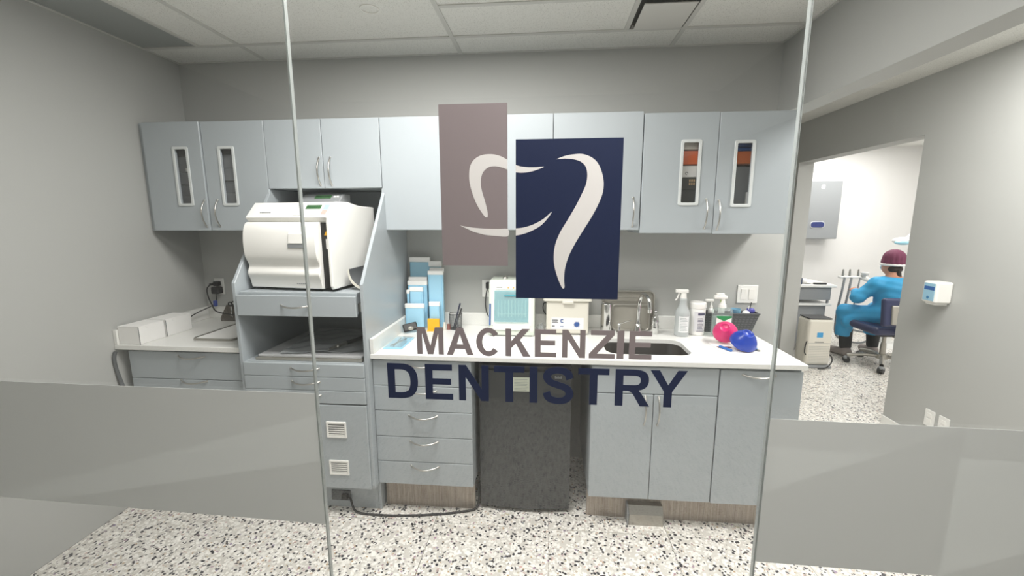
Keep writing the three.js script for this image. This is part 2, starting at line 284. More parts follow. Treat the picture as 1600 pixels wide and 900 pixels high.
// bold grotesque capitals, cap height 1, drawn to a width w
function glyph(ch, w) {
  const s = 0.205, h = 0.172, P2 = (l) => [poly(l)];
  const ring = (cx, cy, rx, ry, a0, a1, t, th) => { // arc band of stroke t (sides) and th (top, bottom)
    const o = [], n = 40; for (let i = 0; i <= n; i++) { const a = a0 + (a1 - a0) * i / n; o.push([cx + rx * Math.cos(a), cy + ry * Math.sin(a)]); }
    for (let i = n; i >= 0; i--) { const a = a0 + (a1 - a0) * i / n; o.push([cx + (rx - t) * Math.cos(a), cy + (ry - th) * Math.sin(a)]); } return poly(o);
  };
  switch (ch) {
    case 'I': return P2([[0, 0], [w, 0], [w, 1], [0, 1]]);
    case 'T': return P2([[0, 1], [0, 1 - h], [(w - s) / 2, 1 - h], [(w - s) / 2, 0], [(w + s) / 2, 0], [(w + s) / 2, 1 - h], [w, 1 - h], [w, 1]]);
    case 'E': return P2([[0, 0], [w, 0], [w, h], [s, h], [s, 0.43], [w * 0.94, 0.43], [w * 0.94, 0.43 + h], [s, 0.43 + h], [s, 1 - h], [w * 0.98, 1 - h], [w * 0.98, 1], [0, 1]]);
    case 'N': return P2([[0, 0], [0.19, 0], [0.19, 0.66], [w - 0.2, 0], [w, 0], [w, 1], [w - 0.19, 1], [w - 0.19, 0.34], [0.2, 1], [0, 1]]);
    case 'M': return P2([[0, 0], [0.19, 0], [0.19, 0.78], [w / 2 - 0.1, 0], [w / 2 + 0.1, 0], [w - 0.19, 0.78], [w - 0.19, 0], [w, 0], [w, 1], [w - 0.3, 1], [w / 2, 0.31], [0.3, 1], [0, 1]]);
    case 'Z': return P2([[0, 0], [w, 0], [w, h], [0.28, h], [w * 0.97, 0.85], [w * 0.97, 1], [w * 0.06, 1], [w * 0.06, 1 - h], [w * 0.66, 1 - h], [0, 0.16]]);
    case 'A': { const o = poly([[0, 0], [0.22, 0], [0.305, 0.225], [w - 0.305, 0.225], [w - 0.22, 0], [w, 0], [w / 2 + 0.115, 1], [w / 2 - 0.115, 1]]); o.holes.push(new THREE.Path([[0.365, 0.39], [w / 2, 0.765], [w - 0.365, 0.39]].map(([a, b]) => new THREE.Vector2(a, b)))); return [o]; }
    case 'K': return P2([[0, 0], [s, 0], [s, 0.3], [0.36, 0.465], [w - 0.27, 0], [w, 0], [0.51, 0.6], [w - 0.03, 1], [w - 0.3, 1], [s, 0.555], [s, 1], [0, 1]]);
    case 'Y': return P2([[(w - s) / 2, 0], [(w + s) / 2, 0], [(w + s) / 2, 0.42], [w, 1], [w - 0.235, 1], [w / 2, 0.6], [0.235, 1], [0, 1], [(w - s) / 2, 0.42]]);
    case 'D': { const o = new THREE.Shape(); o.moveTo(0, 0); o.lineTo(w * 0.42, 0); o.bezierCurveTo(w * 0.82, 0, w, 0.17, w, 0.5); o.bezierCurveTo(w, 0.83, w * 0.82, 1, w * 0.42, 1); o.lineTo(0, 1); o.closePath();
      const q = new THREE.Path(); q.moveTo(s, h); q.lineTo(s, 1 - h); q.lineTo(w * 0.4, 1 - h); q.bezierCurveTo(w * 0.66, 1 - h, w - 0.21, 0.74, w - 0.21, 0.5); q.bezierCurveTo(w - 0.21, 0.26, w * 0.66, h, w * 0.4, h); q.closePath(); o.holes.push(q); return [o]; }
    case 'R': { const o = new THREE.Shape(); o.moveTo(0, 0); o.lineTo(s, 0); o.lineTo(s, 0.415); o.lineTo(0.3, 0.415); o.bezierCurveTo(0.4, 0.415, 0.44, 0.36, 0.5, 0.26); o.lineTo(w - 0.245, 0); o.lineTo(w, 0); o.lineTo(w - 0.15, 0.24); o.bezierCurveTo(w - 0.21, 0.34, w - 0.24, 0.38, w - 0.29, 0.435); o.bezierCurveTo(w - 0.1, 0.47, w - 0.04, 0.58, w - 0.04, 0.72); o.bezierCurveTo(w - 0.04, 0.92, w - 0.17, 1, w - 0.42, 1); o.lineTo(0, 1); o.closePath();
      const q = new THREE.Path(); q.moveTo(s, 0.575); q.lineTo(s, 0.832); q.lineTo(w - 0.42, 0.832); q.bezierCurveTo(w - 0.29, 0.832, w - 0.25, 0.79, w - 0.25, 0.706); q.bezierCurveTo(w - 0.25, 0.62, w - 0.29, 0.575, w - 0.42, 0.575); q.closePath(); o.holes.push(q); return [o]; }
    case 'C': { const c = ring(w / 2, 0.5, w / 2, 0.517, 0.62, Math.PI * 2 - 0.68, 0.21, 0.18); return [c]; }
    case 'S': { // centre line swept with the stroke
      const c = new THREE.CatmullRomCurve3([[w - 0.1, 0.69], [w - 0.16, 0.84], [w / 2, 0.925], [0.17, 0.86], [0.115, 0.735], [0.2, 0.6], [w / 2, 0.515], [w - 0.18, 0.425], [w - 0.105, 0.275], [w - 0.19, 0.13], [w / 2, 0.075], [0.17, 0.15], [0.1, 0.31]].map(([a, b]) => V(a, b, 0)));
      const L = [], R = [], n = 70; for (let i = 0; i <= n; i++) { const p = c.getPoint(i / n), t = c.getTangent(i / n), hw = (0.088 + 0.014 * Math.abs(t.y)); L.push([p.x - t.y * hw, p.y + t.x * hw]); R.unshift([p.x + t.y * hw, p.y - t.x * hw]); } return P2([...L, ...R]); }
  }
}
function word(list, y0, y1, mat) {
  const H = y1 - y0;
  for (const [ch, a, b] of list) { const g = exz(glyph(ch, (b - a) / H)[0], 0, 0.0006 / H).scale(H, H, H).translate(a, y0, FZ0); const m = mk('letter', g, mat, gc); m.userData.label = `letter ${ch}`; }
}
word([['M', -0.3264, -0.258], ['A', -0.2501, -0.1821], ['C', -0.1747, -0.1137], ['K', -0.1013, -0.0389], ['E', -0.0286, 0.0247], ['N', 0.0384, 0.0951], ['Z', 0.1038, 0.1668], ['I', 0.1711, 0.1875], ['E', 0.2, 0.2543]], 1.259, 1.33, M.mauve);
word([['D', -0.408, -0.328], ['E', -0.3088, -0.237], ['N', -0.2216, -0.1447], ['T', -0.1309, -0.054], ['I', -0.041, -0.0215], ['S', -0.0085, 0.0691], ['T', 0.0795, 0.1556], ['R', 0.1704, 0.2553], ['Y', 0.254, 0.3423]], 1.138, 1.233, M.navy);

// ---------- cabinets ----------
function handle(x, y, z, vertical, L = 0.15) {
  const pts = []; for (let i = 0; i <= 10; i++) { const t = i / 10 - 0.5, o = 0.03 * (1 - 4 * t * t); pts.push(vertical ? V(x, y + t * L, z + o) : V(x + t * L, y - 0.006 * (1 - 4 * t * t), z + o)); }
  return [tube(pts, 0.0042, 24, 8), ball(...pts[0].toArray(), 0.006, 0.006, 0.004, 10), ball(...pts[10].toArray(), 0.006, 0.006, 0.004, 10)];
}
const carcass = (x0, x1, y0, y1, z0, z1, t = 0.018) => [bx(x0, x0 + t, y0, y1, z0, z1), bx(x1 - t, x1, y0, y1, z0, z1), bx(x0 + t, x1 - t, y0, y0 + t, z0, z1), bx(x0 + t, x1 - t, y1 - t, y1, z0, z1), bx(x0 + t, x1 - t, y0 + t, y1 - t, z0, z0 + 0.008)];
const front = (g, name, x0, x1, y0, y1, z0, z1) => part(g, name, bx(x0, x1, y0, y1, z0, z1, 0.003, 2), M.cab);
function windowDoor(g, x0, x1, y0, y1, z, wx0, wx1, wy0, wy1, hx, hy) {
  const s = rrect(x0, x1, y0, y1, 0.005); const h = new THREE.Path(); rrect(wx0 + 0.012, wx1 - 0.012, wy0 + 0.012, wy1 - 0.012, 0.006, h); s.holes.push(h);
  const d = part(g, 'door', exz(s, z - 0.018, z, 0.002), M.cab);
  const f = rrect(wx0, wx1, wy0, wy1, 0.012); const q = new THREE.Path(); rrect(wx0 + 0.0155, wx1 - 0.0155, wy0 + 0.0155, wy1 - 0.0155, 0.006, q); f.holes.push(q);
  part(d, 'window_frame', exz(f, z - 0.001, z + 0.006, 0.002), M.frame, 'white rounded window frame');
  part(d, 'pane', bx(wx0 + 0.012, wx1 - 0.012, wy0 + 0.012, wy1 - 0.012, z - 0.012, z - 0.0115), M.glass);
  part(d, 'handle', handle(hx, hy, z, true), M.nickel, 'bowed nickel handle');
}
function door(g, x0, x1, y0, y1, z, hx, hy, vertical = true) {
  const d = front(g, 'door', x0, x1, y0, y1, z - 0.018, z);
  if (hx !== undefined) part(d, 'handle', handle(hx, hy, z, vertical), M.nickel, 'bowed nickel handle');
  return d;
}
const drawer = (g, x0, x1, y0, y1, z, hx, hy) => { const d = front(g, 'drawer', x0, x1, y0, y1, z - 0.018, z); part(d, 'handle', handle(hx, hy, z, false), M.nickel, 'bowed nickel handle'); return d; };
const UC = 'wall cabinets over the counter';
{
  const g = thing('wall_cabinet', 'grey wall cabinet with two windowed doors against the left wall', 'cabinet', [-1.95, 1.535, 0], { group: UC });
  part(g, 'body', carcass(-2.30, -1.579, 1.535, 2.14, 0.002, 0.321), M.cab); part(g, 'filler', bx(-2.333, -2.30, 1.535, 2.14, 0.30, 0.33), M.cab);
  windowDoor(g, -2.301, -1.9535, 1.535, 2.14, 0.35, -2.127, -2.03, 1.675, 2.006, -1.969, 1.632); windowDoor(g, -1.9505, -1.58, 1.535, 2.14, 0.34, -1.861, -1.761, 1.675, 2.006, -1.895, 1.634);
}
{
  const g = thing('wall_cabinet', 'short grey wall cabinet with two doors above the steam sterilizer', 'cabinet', [-1.247, 1.77, 0], { group: UC });
  part(g, 'body', carcass(-1.577, -0.917, 1.77, 2.141, 0.002, 0.321), M.cab);
  door(g, -1.5775, -1.2487, 1.77, 2.141, 0.34, -1.268, 1.861); door(g, -1.2457, -0.9175, 1.77, 2.141, 0.34, -1.203, 1.861);
}
{
  const g = thing('wall_cabinet', 'plain grey wall cabinet with two doors above the blue pouches', 'cabinet', [-0.446, 1.538, 0], { group: UC });
  part(g, 'body', carcass(-0.915, 0.023, 1.538, 2.141, 0.002, 0.321), M.cab);
  door(g, -0.9145, -0.4475, 1.538, 2.141, 0.34, -0.47, 1.632); door(g, -0.4445, 0.0225, 1.538, 2.141, 0.34, -0.422, 1.632);
}
{
  const g = thing('wall_cabinet', 'plain grey wall cabinet with a single door above the faucet', 'cabinet', [0.256, 1.538, 0], { group: UC });
  part(g, 'body', carcass(0.025, 0.486, 1.538, 2.141, 0.002, 0.321), M.cab);
  door(g, 0.0255, 0.4855, 1.538, 2.141, 0.34, 0.449, 1.632);
}
{
  const g = thing('wall_cabinet', 'grey wall cabinet with two windowed doors showing orange boxes', 'cabinet', [0.865, 1.52, 0], { group: UC });
  part(g, 'body', carcass(0.489, 1.236, 1.521, 2.13, 0.002, 0.326), M.cab);
  windowDoor(g, 0.4895, 0.8605, 1.521, 2.13, 0.345, 0.676, 0.781, 1.665, 1.997, 0.82, 1.622); windowDoor(g, 0.8635, 1.236, 1.518, 2.128, 0.345, 0.941, 1.044, 1.656, 1.99, 0.8845, 1.616);
}
// contents seen through the door windows
{
  const sb = (x0, x1, y0, y1, z0, z1, mat, label) => single('storage_box', label, 'box', bx(x0, x1, y0, y1, z0, z1, 0.003), mat, [(x0 + x1) / 2, y0, (z0 + z1) / 2], { group: 'boxes inside the windowed cabinets' });
  const st = (x0, x1, ys, z1, where) => { for (let i = 0; i + 1 < ys.length; i++) sb(x0 + (i % 2) * 0.004, x1, ys[i] + 0.0005, ys[i + 1] - 0.0005, 0.04, z1 - (i % 3) * 0.006, M.greyBox, `dark grey box, ${['lowest', 'second', 'third', 'fourth', 'topmost'][i]} of the stack behind the ${where}`); };
  st(-2.22, -1.985, [1.553, 1.66, 1.735, 1.8, 1.87, 1.96], 0.3, 'window by the left wall'); st(-1.94, -1.62, [1.553, 1.69, 1.75, 1.82, 1.89, 1.97], 0.3, 'window over the sterilizer side');
  single('paper_tag', 'small white tag on the dark grey boxes inside the cabinet', 'tag', bx(-2.1, -2.06, 1.875, 1.893, 0.3005, 0.304), M.paper, [-2.08, 1.875, 0.302]);
  sb(0.56, 0.85, 1.5405, 1.748, 0.1, 0.3, P(0x2b302f, 0.6), 'black box, lowest behind the cabinet window showing a white carton');
  const bk = sb(0.56, 0.85, 1.749, 1.812, 0.1, 0.302, P(0x33342f, 0.6), 'black box with small gold characters in the cabinet');
  part(bk, 'gold_print', [0, 1].flatMap((r) => [0, 1, 2].map((c) => bx(0.742 + c * 0.011, 0.749 + c * 0.011, 1.774 + r * 0.017, 1.785 + r * 0.017, 0.3018, 0.3026))), P(0xc9a878, 0.5));
  const wb = sb(0.56, 0.85, 1.813, 1.872, 0.1, 0.3, M.white, 'white carton with a small round mark in the cabinet'); part(wb, 'round_mark', new THREE.TorusGeometry(0.006, 0.0015, 8, 20, 5).translate(0.727, 1.833, 0.301), M.dark);
  sb(0.56, 0.85, 1.879, 1.948, 0.1, 0.3, M.orange, 'orange box stacked on the white carton in the cabinet'); sb(0.56, 0.85, 1.955, 2.03, 0.1, 0.3, M.cream, 'pale cream box on top of the orange box');
  single('cabinet_shelf', 'thin brown shelf inside the windowed cabinet under cream box', 'shelf', bx(0.508, 1.217, 1.873, 1.8785, 0.012, 0.3), P(0x6b3b24, 0.6), [0.86, 1.873, 0.13]);
  sb(0.93, 1.18, 1.5405, 1.87, 0.08, 0.28, M.greyBox, 'tall dark grey binder box standing in the cabinet'); sb(0.9, 0.926, 1.5405, 1.86, 0.08, 0.28, M.black, 'narrow black binder beside the tall grey binder box');
  sb(1.04, 1.1, 1.5405, 1.735, 0.284, 0.31, M.white, 'small white carton standing before the tall grey binder box');
  sb(0.9, 1.2, 1.8795, 1.942, 0.1, 0.3, P(0xc8672c, 0.6), 'orange box on the cabinet shelf below blue packs');
  for (let i = 0; i < 3; i++) single('blue_pack', `folded blue pack, ${['lowest', 'middle', 'topmost'][i]} of the pile on the orange box`, 'pack', bx(0.9, 1.2, 1.943 + i * 0.022, 1.963 + i * 0.022, 0.1, 0.295, 0.006, 2), P(0x2f5a9a, 0.6), [1.05, 1.943 + i * 0.022, 0.14], { group: 'folded blue packs in the cabinet' });
}
// base units
const kick = (g, x0, x1, h) => part(g, 'kickboard', bx(x0, x1, 0, h, 0.545, 0.563), M.kick, 'brushed metal kickboard');
{
  const g = thing('drawer_cabinet', 'grey drawer cabinet under the worktop with white cartons', 'cabinet', [-1.94, 0, 0.3]);
  part(g, 'body', [bx(-2.28, -1.596, 0.15, 0.902, 0.02, 0.611), bx(-2.333, -2.28, 0.0, 0.902, 0.5, 0.56)], M.cab);
  kick(g, -2.28, -1.596, 0.15);
  const ys = [0.892, 0.737, 0.58, 0.38, 0.17]; for (let i = 0; i < 4; i++) drawer(g, -2.278, -1.598, ys[i + 1] + 0.002, ys[i] - 0.001, 0.63, -1.911, ys[i] - (i ? 0.006 : 0.022));
}
{
  const g = thing('drawer_cabinet', 'grey cabinet with five drawers beside the small fridge', 'cabinet', [-0.642, 0, 0.3]);
  part(g, 'body', bx(-0.9025, -0.381, 0.172, 0.888, 0.02, 0.611), M.cab);
  const k = kick(g, -0.892, -0.385, 0.172);
  const ys = [0.879, 0.738, 0.598, 0.453, 0.309, 0.175]; for (let i = 0; i < 5; i++) drawer(g, -0.902, -0.3815, ys[i + 1] + 0.002, ys[i] - 0.001, 0.63, -0.643, ys[i] - 0.022);
}
{
  const g = thing('sink_cabinet', 'grey sink cabinet with false drawer front and two doors', 'cabinet', [0.535, 0, 0.3]);
  part(g, 'body', [bx(0.227, 0.245, 0.16, 0.888, 0.02, 0.611), bx(0.825, 0.843, 0.16, 0.888, 0.02, 0.611), bx(0.245, 0.825, 0.16, 0.178, 0.02, 0.611), bx(0.245, 0.825, 0.79, 0.888, 0.6, 0.611), bx(0.245, 0.825, 0.178, 0.7, 0.02, 0.03)], M.cab);
  front(g, 'drawer_front', 0.2275, 0.8405, 0.738, 0.876, 0.612, 0.63);
  door(g, 0.2275, 0.5335, 0.16, 0.734, 0.63, 0.494, 0.65); door(g, 0.5365, 0.8405, 0.16, 0.734, 0.63, 0.5595, 0.65);
  kick(g, 0.227, 0.844, 0.158);
}
{
  const g = thing('pull_out_cabinet', 'grey pull-out cabinet with one tall front at the counter end', 'cabinet', [1.036, 0, 0.3]);
  part(g, 'body', bx(0.845, 1.227, 0.158, 0.888, 0.02, 0.611), M.cab);
  const d = front(g, 'door', 0.8455, 1.2265, 0.158, 0.872, 0.612, 0.632); part(d, 'handle', handle(1.024, 0.852, 0.632, false), M.nickel, 'bowed nickel handle');
  kick(g, 0.845, 1.215, 0.156);
}
{
  const g = thing('foot_pedal', 'stainless foot pedal box on the floor at the sink kickboard', 'foot pedal', [0.53, 0, 0.59]);
  part(g, 'housing', prof([[0.564, 0.0], [0.622, 0.0], [0.622, 0.062], [0.596, 0.1], [0.564, 0.1]], 0.443, 0.621, 0.002), M.steel); part(g, 'side_cap', prof([[0.564, 0.0], [0.624, 0.0], [0.624, 0.063], [0.597, 0.102], [0.564, 0.102]], 0.435, 0.443, 0.002), M.grey);
}
// worktops
{
  const g = thing('worktop', 'white quartz worktop with backsplash under the white cartons', 'worktop', [-1.96, 0.903, 0.32]);
  part(g, 'slab', bx(-2.333, -1.594, 0.903, 0.93, 0.0, 0.651, 0.003), M.quartz); part(g, 'backsplash', bx(-2.313, -1.594, 0.93, 1.012, 0.001, 0.02, 0.002), M.quartz); part(g, 'side_splash', bx(-2.333, -2.313, 0.93, 1.012, 0.001, 0.648, 0.002), M.quartz);
}
{
  const g = thing('worktop', 'long white quartz worktop with backsplash around the sink', 'worktop', [0.165, 0.889, 0.32]);
  const s = poly([[-0.902, -0.651], [1.232, -0.651], [1.232, 0], [-0.902, 0]]); const h = new THREE.Path(); rrect(0.312, 0.748, -0.545, -0.258, 0.07, h); s.holes.push(h);
  part(g, 'slab', plan(s, 0.889, 0.914, 0.0015), M.quartz); part(g, 'backsplash', bx(-0.882, 1.232, 0.914, 0.995, 0.001, 0.02, 0.002), M.quartz); part(g, 'side_splash', bx(-0.902, -0.882, 0.914, 0.995, 0.001, 0.648, 0.002), M.quartz);
  const b = thing('sink', 'stainless undermount sink basin with rounded corners', 'sink', [0.53, 0.71, 0.4]);
  const o = rrect(0.304, 0.756, -0.553, -0.25, 0.078), q = new THREE.Path(); rrect(0.31, 0.75, -0.547, -0.256, 0.072, q); o.holes.push(q);
  const bb = part(b, 'basin', [plan(o, 0.715, 0.8885), plan(rrect(0.304, 0.756, -0.553, -0.25, 0.078), 0.709, 0.715)], M.sink); part(bb, 'drain', lathe(0.53, 0.715, 0.4, [[0, 0.002], [0.03, 0.002], [0.04, 0.004], [0.043, 0]]), M.chrome);
}
single('wash_dish', 'pale blue white plastic dish lying inside the sink', 'dish', lathe(0, 0, 0, [[0, 0], [0.05, 0.002], [0.075, 0.02], [0.085, 0.06], [0.083, 0.06], [0.072, 0.022], [0.048, 0.005], [0, 0.003]]).scale(1.1, 1, 0.8).rotateX(0.5), P(0xd4e0f2, 0.4), [0.565, 0.75, 0.44], { local: true });
// tall housing of the sterilizer
const SIDE = [[0.002, 0.002], [0.607, 0.002], [0.607, 0.17], [0.672, 0.17], [0.679, 0.19], [0.681, 1.28], [0.341, 1.742], [0.335, 1.769], [0.002, 1.769]];
{
  const g = thing('sterilizer_cabinet', 'tall grey housing with slanted side panels holding the steam sterilizer', 'cabinet', [-1.248, 0, 0.35]);
  part(g, 'side_panel', prof(SIDE, -0.921, -0.9035, 0.0015), M.cab); part(g, 'side_panel', prof(SIDE, -1.5925, -1.575, 0.0015), M.cab);
  part(g, 'back_panel', bx(-1.574, -0.922, 0.17, 1.769, 0.002, 0.012), M.cab); part(g, 'plinth', bx(-1.574, -0.922, 0.002, 0.17, 0.05, 0.606), M.cab);
  part(g, 'inner_box', bx(-1.574, -0.922, 0.17, 0.64, 0.02, 0.669), M.cab); part(g, 'shelf', [bx(-1.574, -0.922, 0.64, 0.868, 0.02, 0.669)], M.cab);
  const ys = [0.868, 0.796, 0.724, 0.653]; for (let i = 0; i < 3; i++) drawer(g, -1.57, -0.9215, ys[i + 1] + 0.0015, ys[i] - 0.0005, 0.69, -1.236, ys[i] - 0.024);
  const d = front(g, 'door', -1.57, -0.9215, 0.176, 0.647, 0.672, 0.69);
  for (const [y0, y1] of [[0.468, 0.557], [0.255, 0.339]]) {
    const x0 = -1.142, x1 = -1.035, s = rrect(x0, x1, y0, y1, 0.003), h = new THREE.Path(); rrect(x0 + 0.009, x1 - 0.009, y0 + 0.01, y1 - 0.01, 0.001, h); s.holes.push(h);
    part(d, 'vent_frame', exz(s, 0.69, 0.696, 0.001), M.plastic, 'white louvred vent frame'); part(d, 'vent_opening', bx(x0 + 0.008, x1 - 0.008, y0 + 0.009, y1 - 0.009, 0.6895, 0.6905), M.dark);
    for (let i = 0; i < 6; i++) { const y = y0 + 0.0155 + i * (y1 - y0 - 0.027) / 5; part(d, 'vent_slat', bx(x0 + 0.009, x1 - 0.009, y - 0.003, y + 0.003, 0.6905, 0.6945).rotateX(0), M.plastic); }
  }
  part(g, 'slide_shelf', bx(-1.565, -0.945, 1.219, 1.235, 0.1, 0.668, 0.002), M.cab, 'pull-out shelf board'); part(g, 'slide_box', bx(-1.562, -0.948, 1.125, 1.2185, 0.12, 0.668), M.cab);
  drawer(g, -1.569, -0.943, 1.115, 1.221, 0.69, -1.256, 1.171);
  part(g, 'slide_rail', [bx(-0.9455, -0.9215, 1.14, 1.18, 0.1, 0.66)], M.steel);
}

// ---------- small fridge ----------
{
  const g = thing('mini_fridge', 'dark grey mini fridge under the worktop', 'fridge', [-0.111, 0, 0.3]);
  part(g, 'body', bx(-0.352, 0.13, 0.02, 0.842, 0.04, 0.505, 0.006), M.fridge);
  const s = new THREE.Shape(); s.moveTo(-0.355, -0.51); s.lineTo(-0.355, -0.552); s.quadraticCurveTo(-0.111, -0.594, 0.133, -0.552); s.lineTo(0.133, -0.51); s.closePath();
  const d = part(g, 'door', plan(s, 0.022, 0.815, 0.003, 16), M.fridge);
  part(g, 'top_trim', plan(s, 0.82, 0.845, 0.002, 16), M.dark);
  part(d, 'badge', [0, 1, 2, 3, 4].map((i) => bx(0.046 + i * 0.0075, 0.051 + i * 0.0075, 0.779, 0.779 + (i % 2 ? 0.009 : 0.012), 0.5615, 0.5665)), M.grey, 'small silver maker badge');
  part(d, 'paper_label', bx(-0.175, -0.085, 0.706, 0.783, 0.5728, 0.5745), P(0xd7ddcc, 0.7), 'pale printed paper label');
  part(d, 'label_print', Array.from({ length: 8 }, (_, i) => bx(-0.165, -0.1 + (i % 3) * 0.004, 0.714 + i * 0.008, 0.7155 + i * 0.008, 0.5744, 0.5749)), M.grey);
  for (const x of [-0.31, 0.09]) for (const z of [0.1, 0.46]) part(g, 'foot', cyl(x, 0, z, 0.018, 0.018, 0.0205), M.black);
}
single('extension_cord', 'black cord lying on the floor before the kickboard', 'cord', [tube([[-1.1, 0.075, 0.615], [-1.075, 0.07, 0.625], [-1.06, 0.03, 0.635], [-1.03, 0.007, 0.65], [-0.95, 0.006, 0.662], [-0.8, 0.006, 0.66], [-0.6, 0.006, 0.635], [-0.45, 0.006, 0.6], [-0.385, 0.008, 0.575], [-0.37, 0.03, 0.54], [-0.367, 0.12, 0.48]], 0.006, 70, 8), bx(-1.125, -1.09, 0.06, 0.09, 0.608, 0.632, 0.004)], M.rubber, [-0.8, 0, 0.63]);
single('floor_outlet', 'dark outlet box on the sterilizer housing plinth', 'outlet', bx(-1.19, -1.08, 0.045, 0.105, 0.6065, 0.6145, 0.003), M.midgrey, [-1.135, 0.045, 0.61]);

// ---------- steam sterilizer ----------
{
  const g = thing('steam_sterilizer', 'large white tabletop steam sterilizer with bulging door', 'sterilizer', [-1.312, 1.236, 0.65], { ry: -0.124, local: true });
  const b = part(g, 'body', [prof([[-0.45, 0.02], [-0.05, 0.02], [-0.05, 0.345], [-0.028, 0.372], [-0.1, 0.448], [-0.2, 0.448], [-0.3, 0.432], [-0.45, 0.43]], -0.243, 0.225, 0.004), prof([[-0.45, 0.02], [-0.032, 0.012], [-0.022, 0.03], [-0.022, 0.345], [-0.028, 0.374], [-0.1, 0.45], [-0.2, 0.45], [-0.3, 0.434], [-0.45, 0.43]], 0.225, 0.243, 0.004)], M.plastic);
  part(b, 'latch_gap', bx(0.178, 0.226, 0.016, 0.345, -0.052, -0.043), M.black, 'dark gap beside the door'); part(b, 'warning_label', poly3(), M.yellow, 'yellow warning triangle');
  part(b, 'white_label', bx(0.205, 0.2215, 0.215, 0.265, -0.0432, -0.0425), M.paper);
  const dp = [[-0.05, 0.35], [-0.026, 0.346], [-0.008, 0.318], [0.002, 0.27], [0.004, 0.22], [-0.002, 0.17], [-0.018, 0.138], [-0.02, 0.122], [-0.01, 0.1], [-0.008, 0.085], [-0.02, 0.055], [-0.026, 0.03], [-0.03, 0.014], [-0.05, 0.012]];
  const cv = new THREE.CatmullRomCurve3(dp.map(([z, y]) => V(z, y, 0))).getPoints(60).map((p) => [p.x, p.y]);
  const d = part(g, 'door', prof(cv, -0.243, 0.181, 0.004), M.plastic);
  part(d, 'latch', prof([[-0.012, 0.305], [0.006, 0.292], [0.0105, 0.245], [-0.005, 0.24]], 0.03, 0.125, 0.002), M.plastic, 'white latch plate'); part(d, 'latch_lip', prof([[-0.004, 0.24], [0.0085, 0.243], [0.008, 0.222], [-0.004, 0.222]], 0.024, 0.128, 0.001), M.grey, 'grey latch lip');
  part(d, 'maker_print', [0, 1, 2, 3, 4, 5, 6].map((i) => bx(0.035 + i * 0.011, 0.042 + i * 0.011, 0.036, 0.041, -0.0245, -0.0225)), M.grey);
  // the sloping control face: a plane from (z -0.028, y 0.374) to (z -0.1, y 0.45)
  const on = (x, t, up = 0.002) => { const z = -0.028 - 0.072 * t, y = 0.373 + 0.076 * t; return [x, y + up * 0.69, z + up * 0.73]; };
  const plate = (x0, x1, t0, t1, th) => { const L = Math.hypot(0.072, 0.076) * (t1 - t0); const c = on((x0 + x1) / 2, (t0 + t1) / 2, 0); return new RoundedBoxGeometry(x1 - x0, L, th, 1, 0.001).rotateX(-Math.atan2(0.072, 0.076)).translate(...c); };
  const cp = part(b, 'control_panel', plate(0.03, 0.225, 0.12, 0.86, 0.003), P(0xd9d9d8, 0.4)); part(cp, 'lcd_display', plate(0.086, 0.172, 0.52, 0.78, 0.006), M.lcd, 'green liquid crystal display');
  part(cp, 'lcd_print', [0, 1].flatMap((r) => [0, 1, 2, 3, 4, 5].map((c) => plate(0.093 + c * 0.0125, 0.102 + c * 0.0125, 0.56 + r * 0.11, 0.62 + r * 0.11, 0.0068))), P(0x1d2f1e, 0.5));
  for (let i = 0; i < 4; i++) part(cp, 'button', plate(0.088 + i * 0.022, 0.102 + i * 0.022, 0.26, 0.4, 0.006), M.white);
  part(cp, 'start_button', plate(0.187, 0.216, 0.5, 0.8, 0.006), P(0x9fc8c6, 0.4), 'pale teal button'); part(cp, 'stop_button', plate(0.187, 0.216, 0.17, 0.46, 0.006), P(0xd8a59c, 0.4), 'pale red button');
  part(b, 'maker_print', [0, 1, 2, 3, 4, 5].map((i) => plate(-0.17 + i * 0.011, -0.162 + i * 0.011, 0.28, 0.35, 0.003)), M.grey);
  for (const x of [-0.2, 0.2]) for (const z of [-0.4, -0.1]) part(g, 'foot', cyl(x, 0, z, 0.018, 0.02, 0.022), M.black);
}
function poly3() { return exz(poly([[0.198, 0.283], [0.222, 0.283], [0.21, 0.305]]), -0.0432, -0.0425); }
{
  const g = thing('label_printer', 'small grey control unit with green display on the sterilizer', 'printer', [-1.28, 1.684, 0.3], { ry: -0.1, local: true });
  const b = part(g, 'body', prof([[-0.09, 0], [0.03, 0], [0.025, 0.018], [-0.02, 0.058], [-0.09, 0.058]], -0.135, 0.115, 0.005), M.grey);
  const pl = (x0, x1, y, h, th) => new THREE.BoxGeometry(x1 - x0, h, th).rotateX(-0.84).translate((x0 + x1) / 2, y, 0.0255 - (y - 0.018) * 1.125);
  part(b, 'lcd_display', pl(-0.05, 0.05, 0.04, 0.024, 0.006), M.lcd, 'green liquid crystal display'); part(b, 'lcd_print', [0, 1, 2, 3, 4, 5, 6].map((i) => pl(-0.043 + i * 0.0125, -0.034 + i * 0.0125, 0.04, 0.009, 0.0068)), P(0x1d2f1e, 0.5));
  for (const x of [0.066, 0.084]) part(b, 'button', pl(x, x + 0.012, 0.04, 0.012, 0.008), M.white);
}
